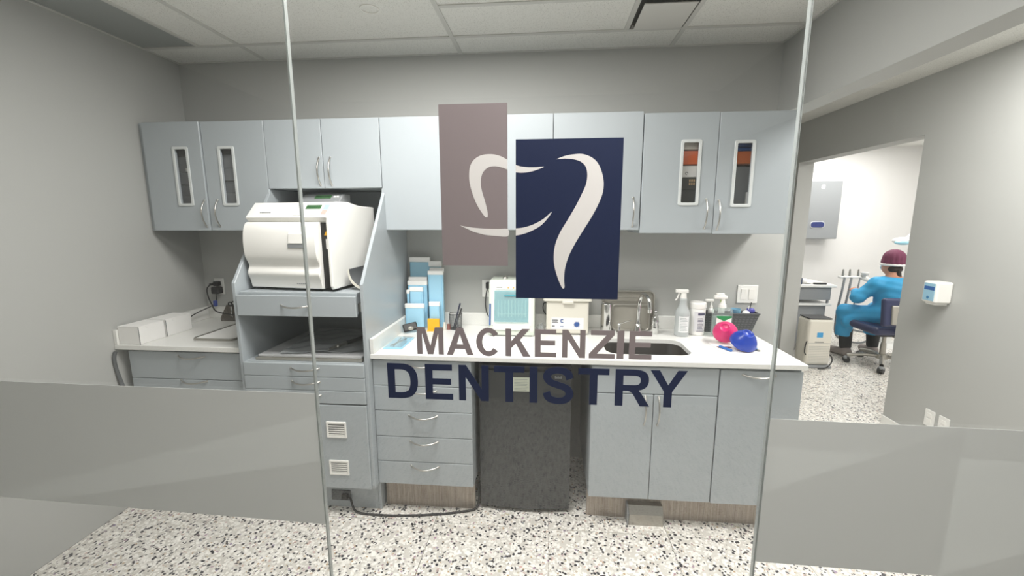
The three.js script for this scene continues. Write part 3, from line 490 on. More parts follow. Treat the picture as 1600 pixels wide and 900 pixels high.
{ // dark quilted mat curled against the housing
  const pts = []; for (let i = 0; i <= 14; i++) { const t = i / 14; pts.push([-1.028 + 0.012 * Math.cos(t * 3) + 0.09 * t * t, 1.345 - 0.1 * Math.pow(t, 0.9)]); }
  const up = pts, lo = pts.map(([x, y]) => [x - 0.006, y - 0.006]).reverse();
  const g = thing('padded_mat', 'dark grey padded mat curled between sterilizer and housing', 'mat', [-0.985, 1.237, 0.5]);
  part(g, 'cover', exz(poly([...up, ...lo]), 0.3, 0.585), M.midgrey); part(g, 'trim', exz(poly([...up.map(([x, y]) => [x, y + 0.002]), ...lo.map(([x, y]) => [x, y - 0.002])]), 0.585, 0.59), M.cream, 'pale stitched edge');
}
// trays in the open bay
{
  const g = thing('instrument_tray', 'wide flat grey tray in the open bay under the sterilizer', 'tray', [-1.235, 0.869, 0.35]);
  part(g, 'pan', [bx(-1.525, -0.945, 0.8695, 0.884, 0.08, 0.655, 0.003)], M.satinsteel); part(g, 'lid', bx(-1.515, -0.95, 0.8845, 0.897, 0.09, 0.645, 0.003), P(0xb9babb, 0.45));
  const s = thing('plastic_sleeve', 'crumpled clear plastic sleeve lying on the flat tray', 'plastic sleeve', [-1.15, 0.898, 0.4]);
  const f = new THREE.PlaneGeometry(0.46, 0.46, 26, 26); const p = f.attributes.position; for (let i = 0; i < p.count; i++) { const x = p.getX(i), y = p.getY(i); p.setZ(i, 0.007 + 0.004 * Math.sin(x * 31 + y * 17) + 0.003 * Math.sin(y * 53 - x * 21)); } f.computeVertexNormals();
  part(s, 'sheet', f.rotateX(-Math.PI / 2).rotateY(0.15).translate(-1.2, 0.898, 0.38), P(0xc4c8ca, 0.15, { transmission: 0.4, thickness: 0 }));
  const t = thing('hand_tool', 'dark hand tool with metal tip resting on the plastic sleeve', 'tool', [-1.1, 0.915, 0.45]);
  part(t, 'grip', rod([-1.1, 0.925, 0.5], [-1.0, 0.93, 0.28], 0.011, 12, 0.009), M.dark); part(t, 'tip', [rod([-1.15, 0.918, 0.6], [-1.1, 0.925, 0.5], 0.005, 10, 0.01), ball(-1.125, 0.92, 0.55, 0.014, 0.012, 0.014)], M.steel);
}

// ---------- left worktop ----------
const LW = 0.9305;
for (const [z0, z1, label] of [[0.485, 0.638, 'white carton on the worktop, nearer the worktop front edge'], [0.3, 0.474, 'white carton on the worktop, nearer the backsplash']]) {
  const g = thing('carton', label, 'carton', [-2.245, LW, (z0 + z1) / 2], { group: 'white cartons on the left worktop' }), t = LW + 0.096;
  part(g, 'box', bx(-2.31, -2.19, LW, t, z0, z1, 0.002), M.paper); part(g, 'lid', bx(-2.3105, -2.1895, t, t + 0.004, z0 - 0.0005, z1 + 0.0005, 0.001), M.paper);
  part(g, 'tuck_flap', prof([[z0 + 0.04, t], [z0 + 0.05, t - 0.016], [z0 + 0.06, t - 0.02], [z1 - 0.06, t - 0.02], [z1 - 0.05, t - 0.016], [z1 - 0.04, t]], -2.19, -2.1888), M.paper);
  part(g, 'cut_edge', bx(-2.1905, -2.1888, LW, t, z1 - 0.0015, z1 + 0.0008), M.midgrey, 'dark cut board edge');
}
{
  const g = thing('metal_tray', 'flat metal rimmed tray lined with white paper on the worktop', 'tray', [-1.86, LW, 0.35]);
  const s = rrect(-1.985, -1.735, -0.54, -0.17, 0.03), h = new THREE.Path(); rrect(-1.976, -1.744, -0.531, -0.179, 0.022, h); s.holes.push(h);
  part(g, 'rim', plan(s, LW, LW + 0.012, 0.002), M.steel); part(g, 'base', plan(rrect(-1.98, -1.74, -0.535, -0.175, 0.026), LW, LW + 0.003), M.steel); part(g, 'paper_liner', plan(rrect(-1.974, -1.746, -0.529, -0.181, 0.02), LW + 0.003, LW + 0.009), M.paper, 'white paper liner');
}
{
  const g = thing('pen_holder', 'smoked acrylic holder on the worktop below the outlet', 'holder', [-2.12, 0.93, 0.07]);
  part(g, 'shell', [prof([[0.035, 0.9305], [0.1, 0.9305], [0.1, 0.953], [0.04, 1.028], [0.035, 1.028]], -2.165, -2.162), prof([[0.035, 0.9305], [0.1, 0.9305], [0.1, 0.953], [0.04, 1.028], [0.035, 1.028]], -2.07, -2.067), bx(-2.162, -2.07, 0.9305, 0.933, 0.035, 0.1), bx(-2.162, -2.07, 0.933, 1.028, 0.035, 0.038), bx(-2.162, -2.07, 0.933, 0.953, 0.097, 0.1)], M.smoke);
  const sc = thing('scissors', 'small scissors standing in the smoked acrylic holder', 'scissors', [-2.12, 0.934, 0.06]);
  for (const [a, b] of [[-2.11, -2.125], [-2.125, -2.118]]) part(sc, 'blade', rod([a, 0.934, 0.06], [b, 1.018, 0.05], 0.004), M.chrome); part(sc, 'grip', [new THREE.TorusGeometry(0.013, 0.004, 8, 18).translate(-2.128, 1.036, 0.05), new THREE.TorusGeometry(0.012, 0.004, 8, 18).translate(-2.1, 1.043, 0.055)], M.black);
}
function outlet(x0, x1, y0, y1, label, group) {
  const g = thing('wall_outlet', label, 'outlet', [(x0 + x1) / 2, y0, 0.004], { group });
  part(g, 'cover_plate', bx(x0, x1, y0, y1, 0.0005, 0.007, 0.003), M.white);
  const cx = (x0 + x1) / 2, cy = (y0 + y1) / 2; for (const s of [-1, 1]) { const r = part(g, 'receptacle', bx(cx - 0.017, cx + 0.017, cy + s * 0.02 - 0.014, cy + s * 0.02 + 0.014, 0.006, 0.0085, 0.002), M.plastic); part(r, 'slot', [bx(cx - 0.008, cx - 0.006, cy + s * 0.02 - 0.005, cy + s * 0.02 + 0.006, 0.0083, 0.0088), bx(cx + 0.006, cx + 0.008, cy + s * 0.02 - 0.005, cy + s * 0.02 + 0.006, 0.0083, 0.0088)], M.dark); }
}
outlet(-2.262, -2.192, 1.095, 1.205, 'white wall outlet with two black plugs over the left worktop');
{
  const g = thing('power_plug', 'black plug in the upper socket with cord running to the right', 'plug', [-2.232, 1.17, 0.02]); part(g, 'plug_body', [bx(-2.246, -2.208, 1.155, 1.187, 0.0085, 0.04, 0.006), rod([-2.24, 1.172, 0.03], [-2.268, 1.165, 0.04], 0.008)], M.rubber);
  part(g, 'cord', tube([[-2.262, 1.167, 0.038], [-2.285, 1.14, 0.045], [-2.28, 1.09, 0.05], [-2.25, 1.03, 0.06], [-2.2, 0.995, 0.09], [-2.1, 0.985, 0.12], [-1.95, 0.975, 0.15], [-1.75, 0.955, 0.2], [-1.6, 0.94, 0.3]], 0.004, 60), M.rubber);
  const h = thing('power_plug', 'black block adapter in the lower socket with cord towards the cartons', 'plug', [-2.228, 1.11, 0.02]); part(h, 'plug_body', bx(-2.252, -2.2, 1.104, 1.15, 0.0085, 0.055, 0.006), M.rubber);
  part(h, 'cord', tube([[-2.228, 1.104, 0.04], [-2.228, 1.06, 0.045], [-2.245, 1.03, 0.045], [-2.275, 1.0, 0.15], [-2.268, 0.985, 0.22], [-2.262, 0.96, 0.28]], 0.0035, 40), M.rubber); part(h, 'cord_clip', bx(-2.24, -2.222, 1.02, 1.06, 0.042, 0.062, 0.003), P(0x3b4fa0, 0.4), 'blue cord clip');
}
single('drain_hose', 'grey ribbed hose hanging beside the left drawer cabinet', 'hose', tube([[-2.318, 0.895, 0.662], [-2.324, 0.86, 0.668], [-2.325, 0.8, 0.665], [-2.318, 0.74, 0.66], [-2.31, 0.66, 0.655], [-2.31, 0.4, 0.65], [-2.312, 0.02, 0.645]], 0.009, 60, 10), M.midgrey, [-2.318, 0.02, 0.65]);

// ---------- right worktop: pouches, timer, notes, pens ----------
const WT = 0.9145;
{
  const pouch = (xa, xb, ya, z, label, strip = 0.022, tone = M.bluePaper) => {
    const a = px(xa, ya, 'z', z), b = px(xb, ya, 'z', z); a.x = Math.max(a.x, -0.879); const top = (a.y + b.y) / 2;
    const g = thing('pouch_bundle', label, 'pouches', [(a.x + b.x) / 2, WT, z], { group: 'blue sterilization pouches beside the sterilizer housing' });
    part(g, 'film_stack', bx(a.x + 0.002, b.x - 0.002, WT, top - strip, z - 0.02, z, 0.003), tone); part(g, 'paper_strip', bx(a.x, b.x, top - strip, top, z - 0.021, z + 0.001, 0.002), M.paper, 'white paper edge');
    part(g, 'seam', [bx(a.x + 0.008, a.x + 0.0095, WT + 0.004, top - strip, z, z + 0.0006), bx(b.x - 0.0095, b.x - 0.008, WT + 0.004, top - strip, z, z + 0.0006)], P(0x6fb2d8, 0.4));
  };
  pouch(638, 671, 402, 0.045, 'wide blue pouches, rearmost and tallest of the wide row', 0.03, P(0x93bfd3, 0.4));
  pouch(637, 667, 433, 0.072, 'wide blue pouches directly before the rearmost wide ones', 0.025);
  pouch(635, 667, 439, 0.098, 'wide blue pouches with white strip, third row from the wall', 0.026);
  pouch(632, 639.5, 453, 0.126, 'narrow blue pouch sliver beside the housing panel', 0.024); pouch(639.5, 660, 449, 0.126, 'medium blue pouches standing before the third wide row', 0.026);
  pouch(631, 662, 475, 0.165, 'short wide blue pouches in the front row by the timer', 0.026);
  pouch(669, 689, 408, 0.045, 'tall narrow pouches with grey paper strip at the wall', 0.035, P(0xacc2c8, 0.5));
  pouch(671, 692.5, 419, 0.07, 'tall narrow pouches, second of the narrow row', 0.03, P(0x9cc8da, 0.4));
  pouch(668, 692, 423, 0.096, 'tall narrow blue pouches, third of the narrow row', 0.026); pouch(670, 686.5, 472, 0.135, 'short narrow blue pouches behind the yellow notes', 0.026);
}
{
  const g = thing('kitchen_timer', 'black digital timer leaning at the side splash', 'timer', [-0.83, WT, 0.225], { local: true, ry: 0.45 });
  part(g, 'case', new RoundedBoxGeometry(0.085, 0.05, 0.02, 3, 0.008).rotateX(-0.5).rotateZ(0.16).translate(0, 0.034, 0), M.black); part(g, 'dial', ball(0.002, 0.03, 0.016, 0.017, 0.012, 0.006), M.satinsteel, 'silver button');
  const m = thing('instrument_pouch', 'clear and blue pouch with instruments lying flat on the worktop', 'pouch', [-0.822, WT, 0.47], { local: true, ry: 0.0 });
  part(m, 'blue_back', bx(-0.05, 0.055, 0.0005, 0.003, -0.13, 0.09, 0.001), M.bluePaper); part(m, 'clear_front', bx(-0.048, 0.053, 0.0105, 0.0112, -0.125, 0.085), M.clear);
  part(m, 'instrument', [rod([-0.015, 0.0075, -0.1], [0.0, 0.0075, 0.06], 0.003), rod([0.02, 0.0075, -0.09], [-0.02, 0.0075, 0.05], 0.003)], M.steel);
}
{
  const n = px(676.5, 517, 'y', WT);
  const g = thing('sticky_notes', 'orange yellow block of sticky notes before the blue pouches', 'sticky notes', [n.x, WT, n.z]);
  part(g, 'note_pad', bx(n.x - 0.037, n.x + 0.037, WT, WT + 0.072, n.z - 0.03, n.z - 0.012, 0.001), M.yellow); part(g, 'loose_note', bx(n.x - 0.037, n.x + 0.03, WT, WT + 0.002, n.z - 0.012, n.z + 0.012), M.yellow);
  single('small_vial', 'tiny vial with white cap beside the sticky notes', 'vial', [cyl(-0.635, WT, 0.15, 0.01, 0.01, 0.03), cyl(-0.635, WT + 0.03, 0.15, 0.0075, 0.0075, 0.018)], M.offwhite, [-0.635, WT, 0.15]);
  single('small_jar', 'tiny reddish brown jar next to the mesh pen cup', 'jar', [cyl(-0.612, WT, 0.135, 0.011, 0.012, 0.026), cyl(-0.612, WT + 0.026, 0.135, 0.012, 0.012, 0.008)], P(0x8a5a52, 0.4), [-0.612, WT, 0.135]);
  const c = thing('pen_cup', 'dark wire mesh pen cup on the worktop', 'pen cup', [-0.572, WT, 0.115]);
  const wires = []; for (let i = 0; i < 30; i++) { const a = i / 30 * 6.283; wires.push(rod([-0.572 + 0.037 * Math.cos(a), WT, 0.115 + 0.037 * Math.sin(a)], [-0.572 + 0.041 * Math.cos(a), WT + 0.098, 0.115 + 0.041 * Math.sin(a)], 0.0009, 4)); }
  for (let i = 1; i < 14; i++) wires.push(new THREE.TorusGeometry(0.037 + 0.004 * i / 14, 0.0008, 4, 30).rotateX(Math.PI / 2).translate(-0.572, WT + i * 0.007, 0.115));
  part(c, 'mesh_wall', wires, M.midgrey); part(c, 'rim', new THREE.TorusGeometry(0.041, 0.0022, 8, 36).rotateX(Math.PI / 2).translate(-0.572, WT + 0.098, 0.115), M.dark); part(c, 'base', cyl(-0.572, WT, 0.115, 0.038, 0.038, 0.003), M.dark);
  const pen = (a, b, mat, label) => { const g2 = thing('pen', label, 'pen', a, { group: 'pens in the mesh cup' }); part(g2, 'barrel', rod(a, b, 0.0045, 10), mat); part(g2, 'cap', rod(b, [b[0] + (b[0] - a[0]) * 0.3, b[1] + (b[1] - a[1]) * 0.3, b[2] + (b[2] - a[2]) * 0.3], 0.0055, 10), mat); };
  pen([-0.585, WT + 0.004, 0.125], [-0.553, WT + 0.125, 0.105], P(0x2b2f45, 0.4), 'dark blue pen leaning highest out of the mesh cup'); pen([-0.58, WT + 0.004, 0.105], [-0.545, WT + 0.1, 0.105], M.dark, 'black pen leaning lower in the mesh cup'); pen([-0.555, WT + 0.004, 0.13], [-0.565, WT + 0.07, 0.1], P(0x6b7078, 0.4), 'short grey pen inside the mesh cup');
}
// lidded box with blue-green window
{
  const g = thing('handpiece_cleaner', 'white countertop machine with blue green tinted window', 'machine', [-0.2, WT, 0.15]);
  const pr = [[0.035, WT + 0.006], [0.262, WT + 0.006], [0.266, WT + 0.03], [0.215, WT + 0.305], [0.19, WT + 0.325], [0.035, WT + 0.325]];
  const b = part(g, 'body', prof(pr, -0.343, -0.072, 0.006), M.mint);
  const on = (x0, x1, t0, t1, th, up) => { const z = (t) => 0.266 - 0.051 * t, y = (t) => WT + 0.03 + 0.275 * t, L = Math.hypot(0.051, 0.275) * (t1 - t0); return new RoundedBoxGeometry(x1 - x0, L, th, 1, 0.0015).rotateX(-Math.atan2(0.051, 0.275)).translate((x0 + x1) / 2, y((t0 + t1) / 2) + up * 0.18, z((t0 + t1) / 2) + up * 0.98); };
  part(b, 'front_frame', on(-0.325, -0.09, 0.12, 0.985, 0.004, 0.001), M.plastic);
  part(b, 'window_recess', on(-0.309, -0.108, 0.2, 0.86, 0.003, 0.003), P(0x93b4ba, 0.5));
  const w = part(b, 'tinted_window', on(-0.309, -0.108, 0.2, 0.86, 0.003, 0.014), M.teal, 'blue green tinted window');
  part(w, 'window_grip', on(-0.25, -0.17, 0.74, 0.77, 0.006, 0.017), P(0x4f9fae, 0.3));
  part(b, 'rack', [...Array.from({ length: 9 }, (_, i) => on(-0.288 + i * 0.02, -0.282 + i * 0.02, 0.3, 0.66, 0.004, 0.005)), on(-0.295, -0.12, 0.36, 0.38, 0.004, 0.007)], M.white, 'white rack behind the window');
  part(b, 'control_strip', on(-0.309, -0.108, 0.875, 0.965, 0.003, 0.004), M.white); for (let i = 0; i < 3; i++) part(b, 'button', on(-0.232 + i * 0.03, -0.222 + i * 0.03, 0.905, 0.935, 0.004, 0.006), P(0xd8b56a, 0.4));
  part(b, 'maker_print', [0, 1, 2, 3].map((i) => on(-0.296 + i * 0.0085, -0.29 + i * 0.0085, 0.912, 0.93, 0.003, 0.0045)), M.dark);
  part(b, 'drawer_lip', on(-0.315, -0.1, 0.03, 0.14, 0.008, 0.004), M.plastic); part(b, 'side_stripe', on(-0.339, -0.329, 0.12, 0.58, 0.003, 0.004), M.blueInk, 'blue printed side stripe');
  part(b, 'top_knob', [cyl(-0.255, WT + 0.325, 0.12, 0.014, 0.018, 0.008), cyl(-0.255, WT + 0.333, 0.12, 0.005, 0.005, 0.01)], M.satinsteel); part(g, 'foot', [bx(-0.33, -0.085, WT, WT + 0.007, 0.05, 0.25)], M.dark);
}
outlet(-0.418, -0.348, 1.1, 1.214, 'white wall outlet partly hidden behind the tinted window machine');
{ const g = thing('power_plug', 'black plug and cord behind the tinted window machine', 'plug', [-0.37, 1.17, 0.02]); part(g, 'plug_body', bx(-0.39, -0.362, 1.16, 1.2, 0.0085, 0.04, 0.005), M.rubber); part(g, 'cord', tube([[-0.378, 1.165, 0.034], [-0.388, 1.12, 0.04], [-0.39, 1.05, 0.05], [-0.378, 1.0, 0.06], [-0.355, 0.97, 0.07]], 0.0035, 30), M.rubber); }
single('crumpled_wrap', 'clear crumpled wrap on the worktop between the two machines', 'wrap', (() => { const g = new THREE.IcosahedronGeometry(0.03, 3), p = g.attributes.position; for (let i = 0; i < p.count; i++) { const v = V(p.getX(i), p.getY(i), p.getZ(i)), s = 1 + 0.2 * Math.sin(v.x * 190 + v.y * 120) * Math.sin(v.z * 160 + 1); p.setXYZ(i, v.x * s * 0.8, Math.max(-0.02, v.y * s), v.z * s * 1.4); } g.computeVertexNormals(); return g.translate(0, 0.02, 0); })(), P(0xd9dcdc, 0.1, { transmission: 0.6, thickness: 0 }), [-0.036, WT, 0.15], { local: true });
// ultrasonic bath
{
  const g = thing('ultrasonic_bath', 'cream ultrasonic cleaning bath with label and grey lid', 'cleaner', [0.122, WT, 0.13]);
  const b = part(g, 'body', bx(-0.003, 0.247, WT + 0.006, WT + 0.205, 0.04, 0.21, 0.012, 3), M.cream);
  const s = rrect(-0.02, 0.264, -0.222, -0.028, 0.015), h = new THREE.Path(); rrect(0.004, 0.24, -0.2, -0.05, 0.01, h); s.holes.push(h);
  part(g, 'rim', plan(s, WT + 0.205, WT + 0.224, 0.003), M.offwhite); part(g, 'lid', [bx(0.002, 0.242, WT + 0.2055, WT + 0.238, 0.048, 0.202, 0.008, 2)], M.offwhite); part(g, 'lid_handle', bx(0.108, 0.136, WT + 0.238, WT + 0.262, 0.11, 0.14, 0.005, 2), M.white);
  part(g, 'drip_lip', bx(0.09, 0.156, WT + 0.194, WT + 0.21, 0.208, 0.23, 0.003), M.offwhite);
  const l = part(b, 'front_label', bx(0.028, 0.218, WT + 0.035, WT + 0.105, 0.2095, 0.2108, 0.0006), P(0xe8e8ea, 0.4), 'printed front label');
  part(l, 'label_print', [...Array.from({ length: 4 }, (_, i) => bx(0.032, 0.068 - (i % 2) * 0.005, WT + 0.076 + i * 0.006, WT + 0.0795 + i * 0.006, 0.2106, 0.2112)), bx(0.032, 0.048, WT + 0.052, WT + 0.057, 0.2106, 0.2112)], M.dark);
  part(l, 'swirl_mark', [new THREE.TorusGeometry(0.009, 0.0025, 6, 24, 4.4).rotateZ(1).translate(0.092, WT + 0.086, 0.2112), bx(0.08, 0.1, WT + 0.049, WT + 0.054, 0.2106, 0.2112)], M.blueInk);
  const st = []; for (let i = 0; i < 24; i++) { const a = i / 24 * 6.283, r = i % 2 ? 0.013 : 0.021; st.push([0.178 + r * Math.cos(a), WT + 0.066 + r * Math.sin(a)]); }
  part(l, 'star_badge', exz(poly(st), 0.2106, 0.2114), M.blueInk, 'blue star badge'); part(g, 'foot', [bx(0.015, 0.23, WT, WT + 0.007, 0.06, 0.19)], M.dark);
  part(g, 'cord', tube([[0.0, WT + 0.165, 0.06], [-0.018, WT + 0.16, 0.05], [-0.024, WT + 0.13, 0.045], [-0.016, WT + 0.1, 0.04], [0.0, WT + 0.085, 0.05]], 0.0035, 24), M.rubber);
}
// trays leaning at the wall behind the faucet
{
  const tray = (x0, x1, h, z, lean, label, r, lip) => {
    const g = thing('steel_tray', label, 'tray', [(x0 + x1) / 2, WT, z], { local: true, group: 'steel trays leaning behind the faucet' }); g.rotation.x = -lean;
    const w = (x1 - x0) / 2, s = rrect(-w, w, 0, h, r), q = new THREE.Path(); rrect(-w + 0.009, w - 0.009, 0.009, h - 0.009, r - 0.008, q); s.holes.push(q);
    part(g, 'rim', exz(s, 0, lip, 0.003, 10), M.satinsteel); part(g, 'base', exz(rrect(-w + 0.003, w - 0.003, 0.003, h - 0.003, r - 0.002), 0, 0.003, 0, 10), P(0xa8a49a, 0.45, { metalness: 0.5 }));
    return g;
  };
  const t = tray(0.345, 0.665, 0.245, 0.03, 0.03, 'large steel tray leaning on the wall behind the faucet', 0.035, 0.024);
  part(t, 'ridge', [0.15, 0.175, 0.2].map((y) => bx(-0.11, 0.11, y, y + 0.004, 0.003, 0.006, 0.001)), M.satinsteel, null, { local: true });
  tray(0.4, 0.632, 0.165, 0.072, 0.08, 'smaller steel tray leaning in front of the large tray', 0.028, 0.018);
  const c = thing('steel_canister', 'polished steel cylinder standing beside the leaning trays', 'canister', [0.365, WT, 0.1]);
  part(c, 'body', lathe(0.365, WT, 0.1, [[0, 0], [0.026, 0], [0.034, 0.008], [0.034, 0.17], [0.031, 0.178], [0, 0.18]]), M.chrome);
}
{
  const g = thing('faucet', 'chrome gooseneck faucet behind the sink', 'faucet', [0.551, WT, 0.12]);
  part(g, 'base', lathe(0.551, WT, 0.12, [[0, 0], [0.027, 0], [0.027, 0.008], [0.02, 0.02], [0.017, 0.055], [0.0, 0.055]]), M.chrome);
  part(g, 'spout', tube([[0.551, WT + 0.05, 0.12], [0.553, WT + 0.13, 0.12], [0.556, WT + 0.19, 0.122], [0.562, WT + 0.232, 0.145], [0.572, WT + 0.244, 0.185], [0.582, WT + 0.226, 0.225], [0.586, WT + 0.19, 0.24], [0.587, WT + 0.165, 0.243]], 0.0115, 60, 14), M.chrome); part(g, 'aerator', cyl(0.587, WT + 0.15, 0.243, 0.014, 0.013, 0.02), M.chrome);
  const s = thing('soap_pump', 'chrome soap pump beside the gooseneck faucet', 'soap pump', [0.65, WT, 0.13]);
  part(s, 'bottle', lathe(0.65, WT, 0.13, [[0, 0], [0.024, 0], [0.024, 0.045], [0.02, 0.06], [0.023, 0.075], [0.018, 0.1], [0.008, 0.112], [0.007, 0.13], [0, 0.13]]), M.chrome); part(s, 'nozzle', [rod([0.65, WT + 0.13, 0.13], [0.65, WT + 0.13, 0.165], 0.005), ball(0.65, WT + 0.134, 0.13, 0.011, 0.008, 0.011)], M.chrome);
  const v = thing('lever_valve', 'small chrome valve with thin lever beside the faucet', 'valve', [0.437, WT, 0.14]);
  part(v, 'stem', lathe(0.437, WT, 0.14, [[0, 0], [0.016, 0], [0.014, 0.01], [0.008, 0.016], [0.009, 0.05], [0.012, 0.058], [0, 0.062]]), M.chrome); part(v, 'lever', rod([0.437, WT + 0.055, 0.14], [0.51, WT + 0.075, 0.12], 0.003, 8), M.chrome);
}
// bottles
{
  const [x, z] = [0.796, 0.165];
  const g = thing('spray_bottle', 'translucent spray bottle with white trigger beside the wipes tub', 'spray bottle', [x, WT, z]);
  const b = part(g, 'bottle', lathe(x, WT, z, [[0, 0], [0.038, 0], [0.041, 0.006], [0.041, 0.13], [0.037, 0.15], [0.022, 0.18], [0.019, 0.205], [0.021, 0.215], [0.02, 0.225], [0, 0.225]], 32), P(0xd3d8d8, 0.25, { transmission: 0.3, thickness: 0 }));
  const lg = new THREE.CylinderGeometry(0.0415, 0.0415, 0.095, 24, 1, true, -0.75, 1.5).translate(x, WT + 0.075, z);
  const l = part(b, 'label', lg, P(0xe9ebeb, 0.5, { side: THREE.DoubleSide }), 'white printed label'); part(l, 'label_print', Array.from({ length: 9 }, (_, i) => new THREE.CylinderGeometry(0.0418, 0.0418, 0.002, 16, 1, true, -0.55, 1.1 - (i % 3) * 0.15).translate(x, WT + 0.04 + i * 0.009, z)), P(0x9aa0a4, 0.6, { side: THREE.DoubleSide }));
  const t = part(g, 'spray_head', [cyl(x, WT + 0.225, z, 0.015, 0.018, 0.03), bx(x - 0.035, x + 0.026, WT + 0.255, WT + 0.277, z - 0.011, z + 0.011, 0.006, 2), bx(x - 0.046, x - 0.033, WT + 0.258, WT + 0.276, z - 0.009, z + 0.009, 0.003)], M.plastic, 'white trigger spray head');
  part(t, 'trigger', tube([[x - 0.024, WT + 0.258, z], [x - 0.03, WT + 0.24, z], [x - 0.036, WT + 0.222, z], [x - 0.046, WT + 0.212, z]], 0.0045, 16), M.plastic);
}
{
  const [x, z] = [0.893, 0.125];
  const g = thing('wipes_tub', 'white disinfectant wipes tub with printed label', 'tub', [x, WT, z]);
  const b = part(g, 'tub', lathe(x, WT, z, [[0, 0], [0.042, 0], [0.045, 0.005], [0.046, 0.165], [0, 0.165]], 36), M.white); part(g, 'lid', lathe(x, WT, z, [[0.047, 0.16], [0.049, 0.165], [0.049, 0.188], [0.045, 0.196], [0.03, 0.198], [0.025, 0.193], [0, 0.193]], 36), M.plastic);
  const l = part(b, 'label', new THREE.CylinderGeometry(0.0466, 0.046, 0.12, 24, 1, true, -0.65, 1.5).translate(x, WT + 0.085, z), P(0xdcdcdf, 0.5, { side: THREE.DoubleSide }));
  part(l, 'label_print', [...Array.from({ length: 9 }, (_, i) => new THREE.CylinderGeometry(0.0469, 0.0469, 0.003, 16, 1, true, -0.2, 0.8 - (i % 3) * 0.1).translate(x, WT + 0.036 + i * 0.0085, z)), new THREE.CylinderGeometry(0.047, 0.047, 0.014, 16, 1, true, -0.2, 0.95).translate(x, WT + 0.13, z), new THREE.CylinderGeometry(0.047, 0.047, 0.003, 16, 1, true, -0.3, 1.1).translate(x, WT + 0.028, z)], P(0x4a4a63, 0.5, { side: THREE.DoubleSide }));
}
{
  const g = thing('storage_basket', 'dark grey woven plastic basket holding bottles by the wall', 'basket', [1.1, WT, 0.05]);
  const lp = (x, y, z) => [x, y, z]; const B = [[0.965, 0.028], [1.235, 0.028], [1.235, 0.075], [0.965, 0.075]], T = [[0.94, 0.024], [1.262, 0.024], [1.262, 0.105], [0.94, 0.105]], H = 0.122;
  const wall = (i, j, inset = 0) => { const q = [[...B[i]], [...B[j]], [...T[j]], [...T[i]]]; const v = [[q[0][0], WT, q[0][1]], [q[1][0], WT, q[1][1]], [q[2][0], WT + H, q[2][1]], [q[3][0], WT + H, q[3][1]]]; return v; };
  const quadBox = (v, n) => { const g2 = new THREE.BufferGeometry(), o = v.map((p) => V(...p)), nn = o[1].clone().sub(o[0]).cross(o[3].clone().sub(o[0])).normalize().multiplyScalar(n), i2 = o.map((p) => p.clone().add(nn)); const all = [...o, ...i2]; const F = [[0, 1, 2, 3], [7, 6, 5, 4], [0, 4, 5, 1], [1, 5, 6, 2], [2, 6, 7, 3], [3, 7, 4, 0]], pos = []; for (const [a, b, c, d] of F) for (const k of [a, b, c, a, c, d]) pos.push(...all[k].toArray()); g2.setAttribute('position', new THREE.Float32BufferAttribute(pos, 3)); g2.computeVertexNormals(); return g2; };
  for (const [i, j] of [[3, 2], [2, 1], [1, 0], [0, 3]]) {
    const v = wall(i, j), w = part(g, 'basket_wall', quadBox(v, -0.003), M.basket);
    const slots = []; const L = (a, b, t) => a.map((q, k) => q + (b[k] - q) * t);
    for (let r = 0; r < 7; r++) for (let c = 0; c < 14; c++) { const a = L(L(v[0], v[1], (c + 0.2) / 14), L(v[3], v[2], (c + 0.2) / 14), (r + 0.4) / 8), b = L(L(v[0], v[1], (c + 0.8) / 14), L(v[3], v[2], (c + 0.8) / 14), (r + 0.4) / 8), c2 = L(L(v[0], v[1], (c + 0.8) / 14), L(v[3], v[2], (c + 0.8) / 14), (r + 0.8) / 8), d = L(L(v[0], v[1], (c + 0.2) / 14), L(v[3], v[2], (c + 0.2) / 14), (r + 0.8) / 8); slots.push(quadBox([a, b, c2, d], 0.0012)); }
    part(w, 'weave', slots, P(0x5d6063, 0.6));
  }
  part(g, 'basket_base', bx(0.966, 1.234, WT, WT + 0.003, 0.029, 0.074), M.basket);
  part(g, 'rim', [[3, 2], [2, 1], [1, 0], [0, 3]].map(([i, j]) => rod([T[i][0], WT + H, T[i][1]], [T[j][0], WT + H, T[j][1]], 0.004, 8)), M.basket);
  const pump = (x, z, h, r, body, neck, label, capMat) => {
    const y = WT + 0.004, p = thing('pump_bottle', label, 'bottle', [x, y, z]);
    part(p, 'bottle', lathe(x, y, z, [[0, 0], [r, 0], [r, h * 0.72], [r * 0.8, h * 0.8], [r * 0.4, h * 0.85], [0, h * 0.85]]), body); part(p, 'collar', cyl(x, y + h * 0.85, z, r * 0.42, r * 0.48, h * 0.09), capMat);
    part(p, 'pump_head', [cyl(x, y + h * 0.94, z, 0.004, 0.005, 0.03), bx(x - 0.038, x + 0.012, y + h * 0.94 + 0.026, y + h * 0.94 + 0.04, z - 0.009, z + 0.009, 0.004, 2)], M.plastic);
  };
  pump(1.0, 0.0515, 0.165, 0.018, M.white, 0, 'small white pump bottle in the basket', M.plastic); pump(1.06, 0.0515, 0.205, 0.0185, M.white, 0, 'white pump bottle with lime green collar in the basket', M.lime);
  
  const it = (name, label, cat, geo, mat, p) => single(name, label, cat, geo, mat, p);
  it('mixing_cup', 'pale blue translucent cup tilted inside the basket', 'cup', lathe(0, 0, 0, [[0, 0], [0.022, 0], [0.03, 0.07], [0.028, 0.07], [0.02, 0.003], [0, 0.003]]).translate(1.14, WT + 0.075, 0.062), P(0x8fc3dd, 0.3, { transmission: 0.3, thickness: 0 }), [1.14, WT + 0.075, 0.062]);
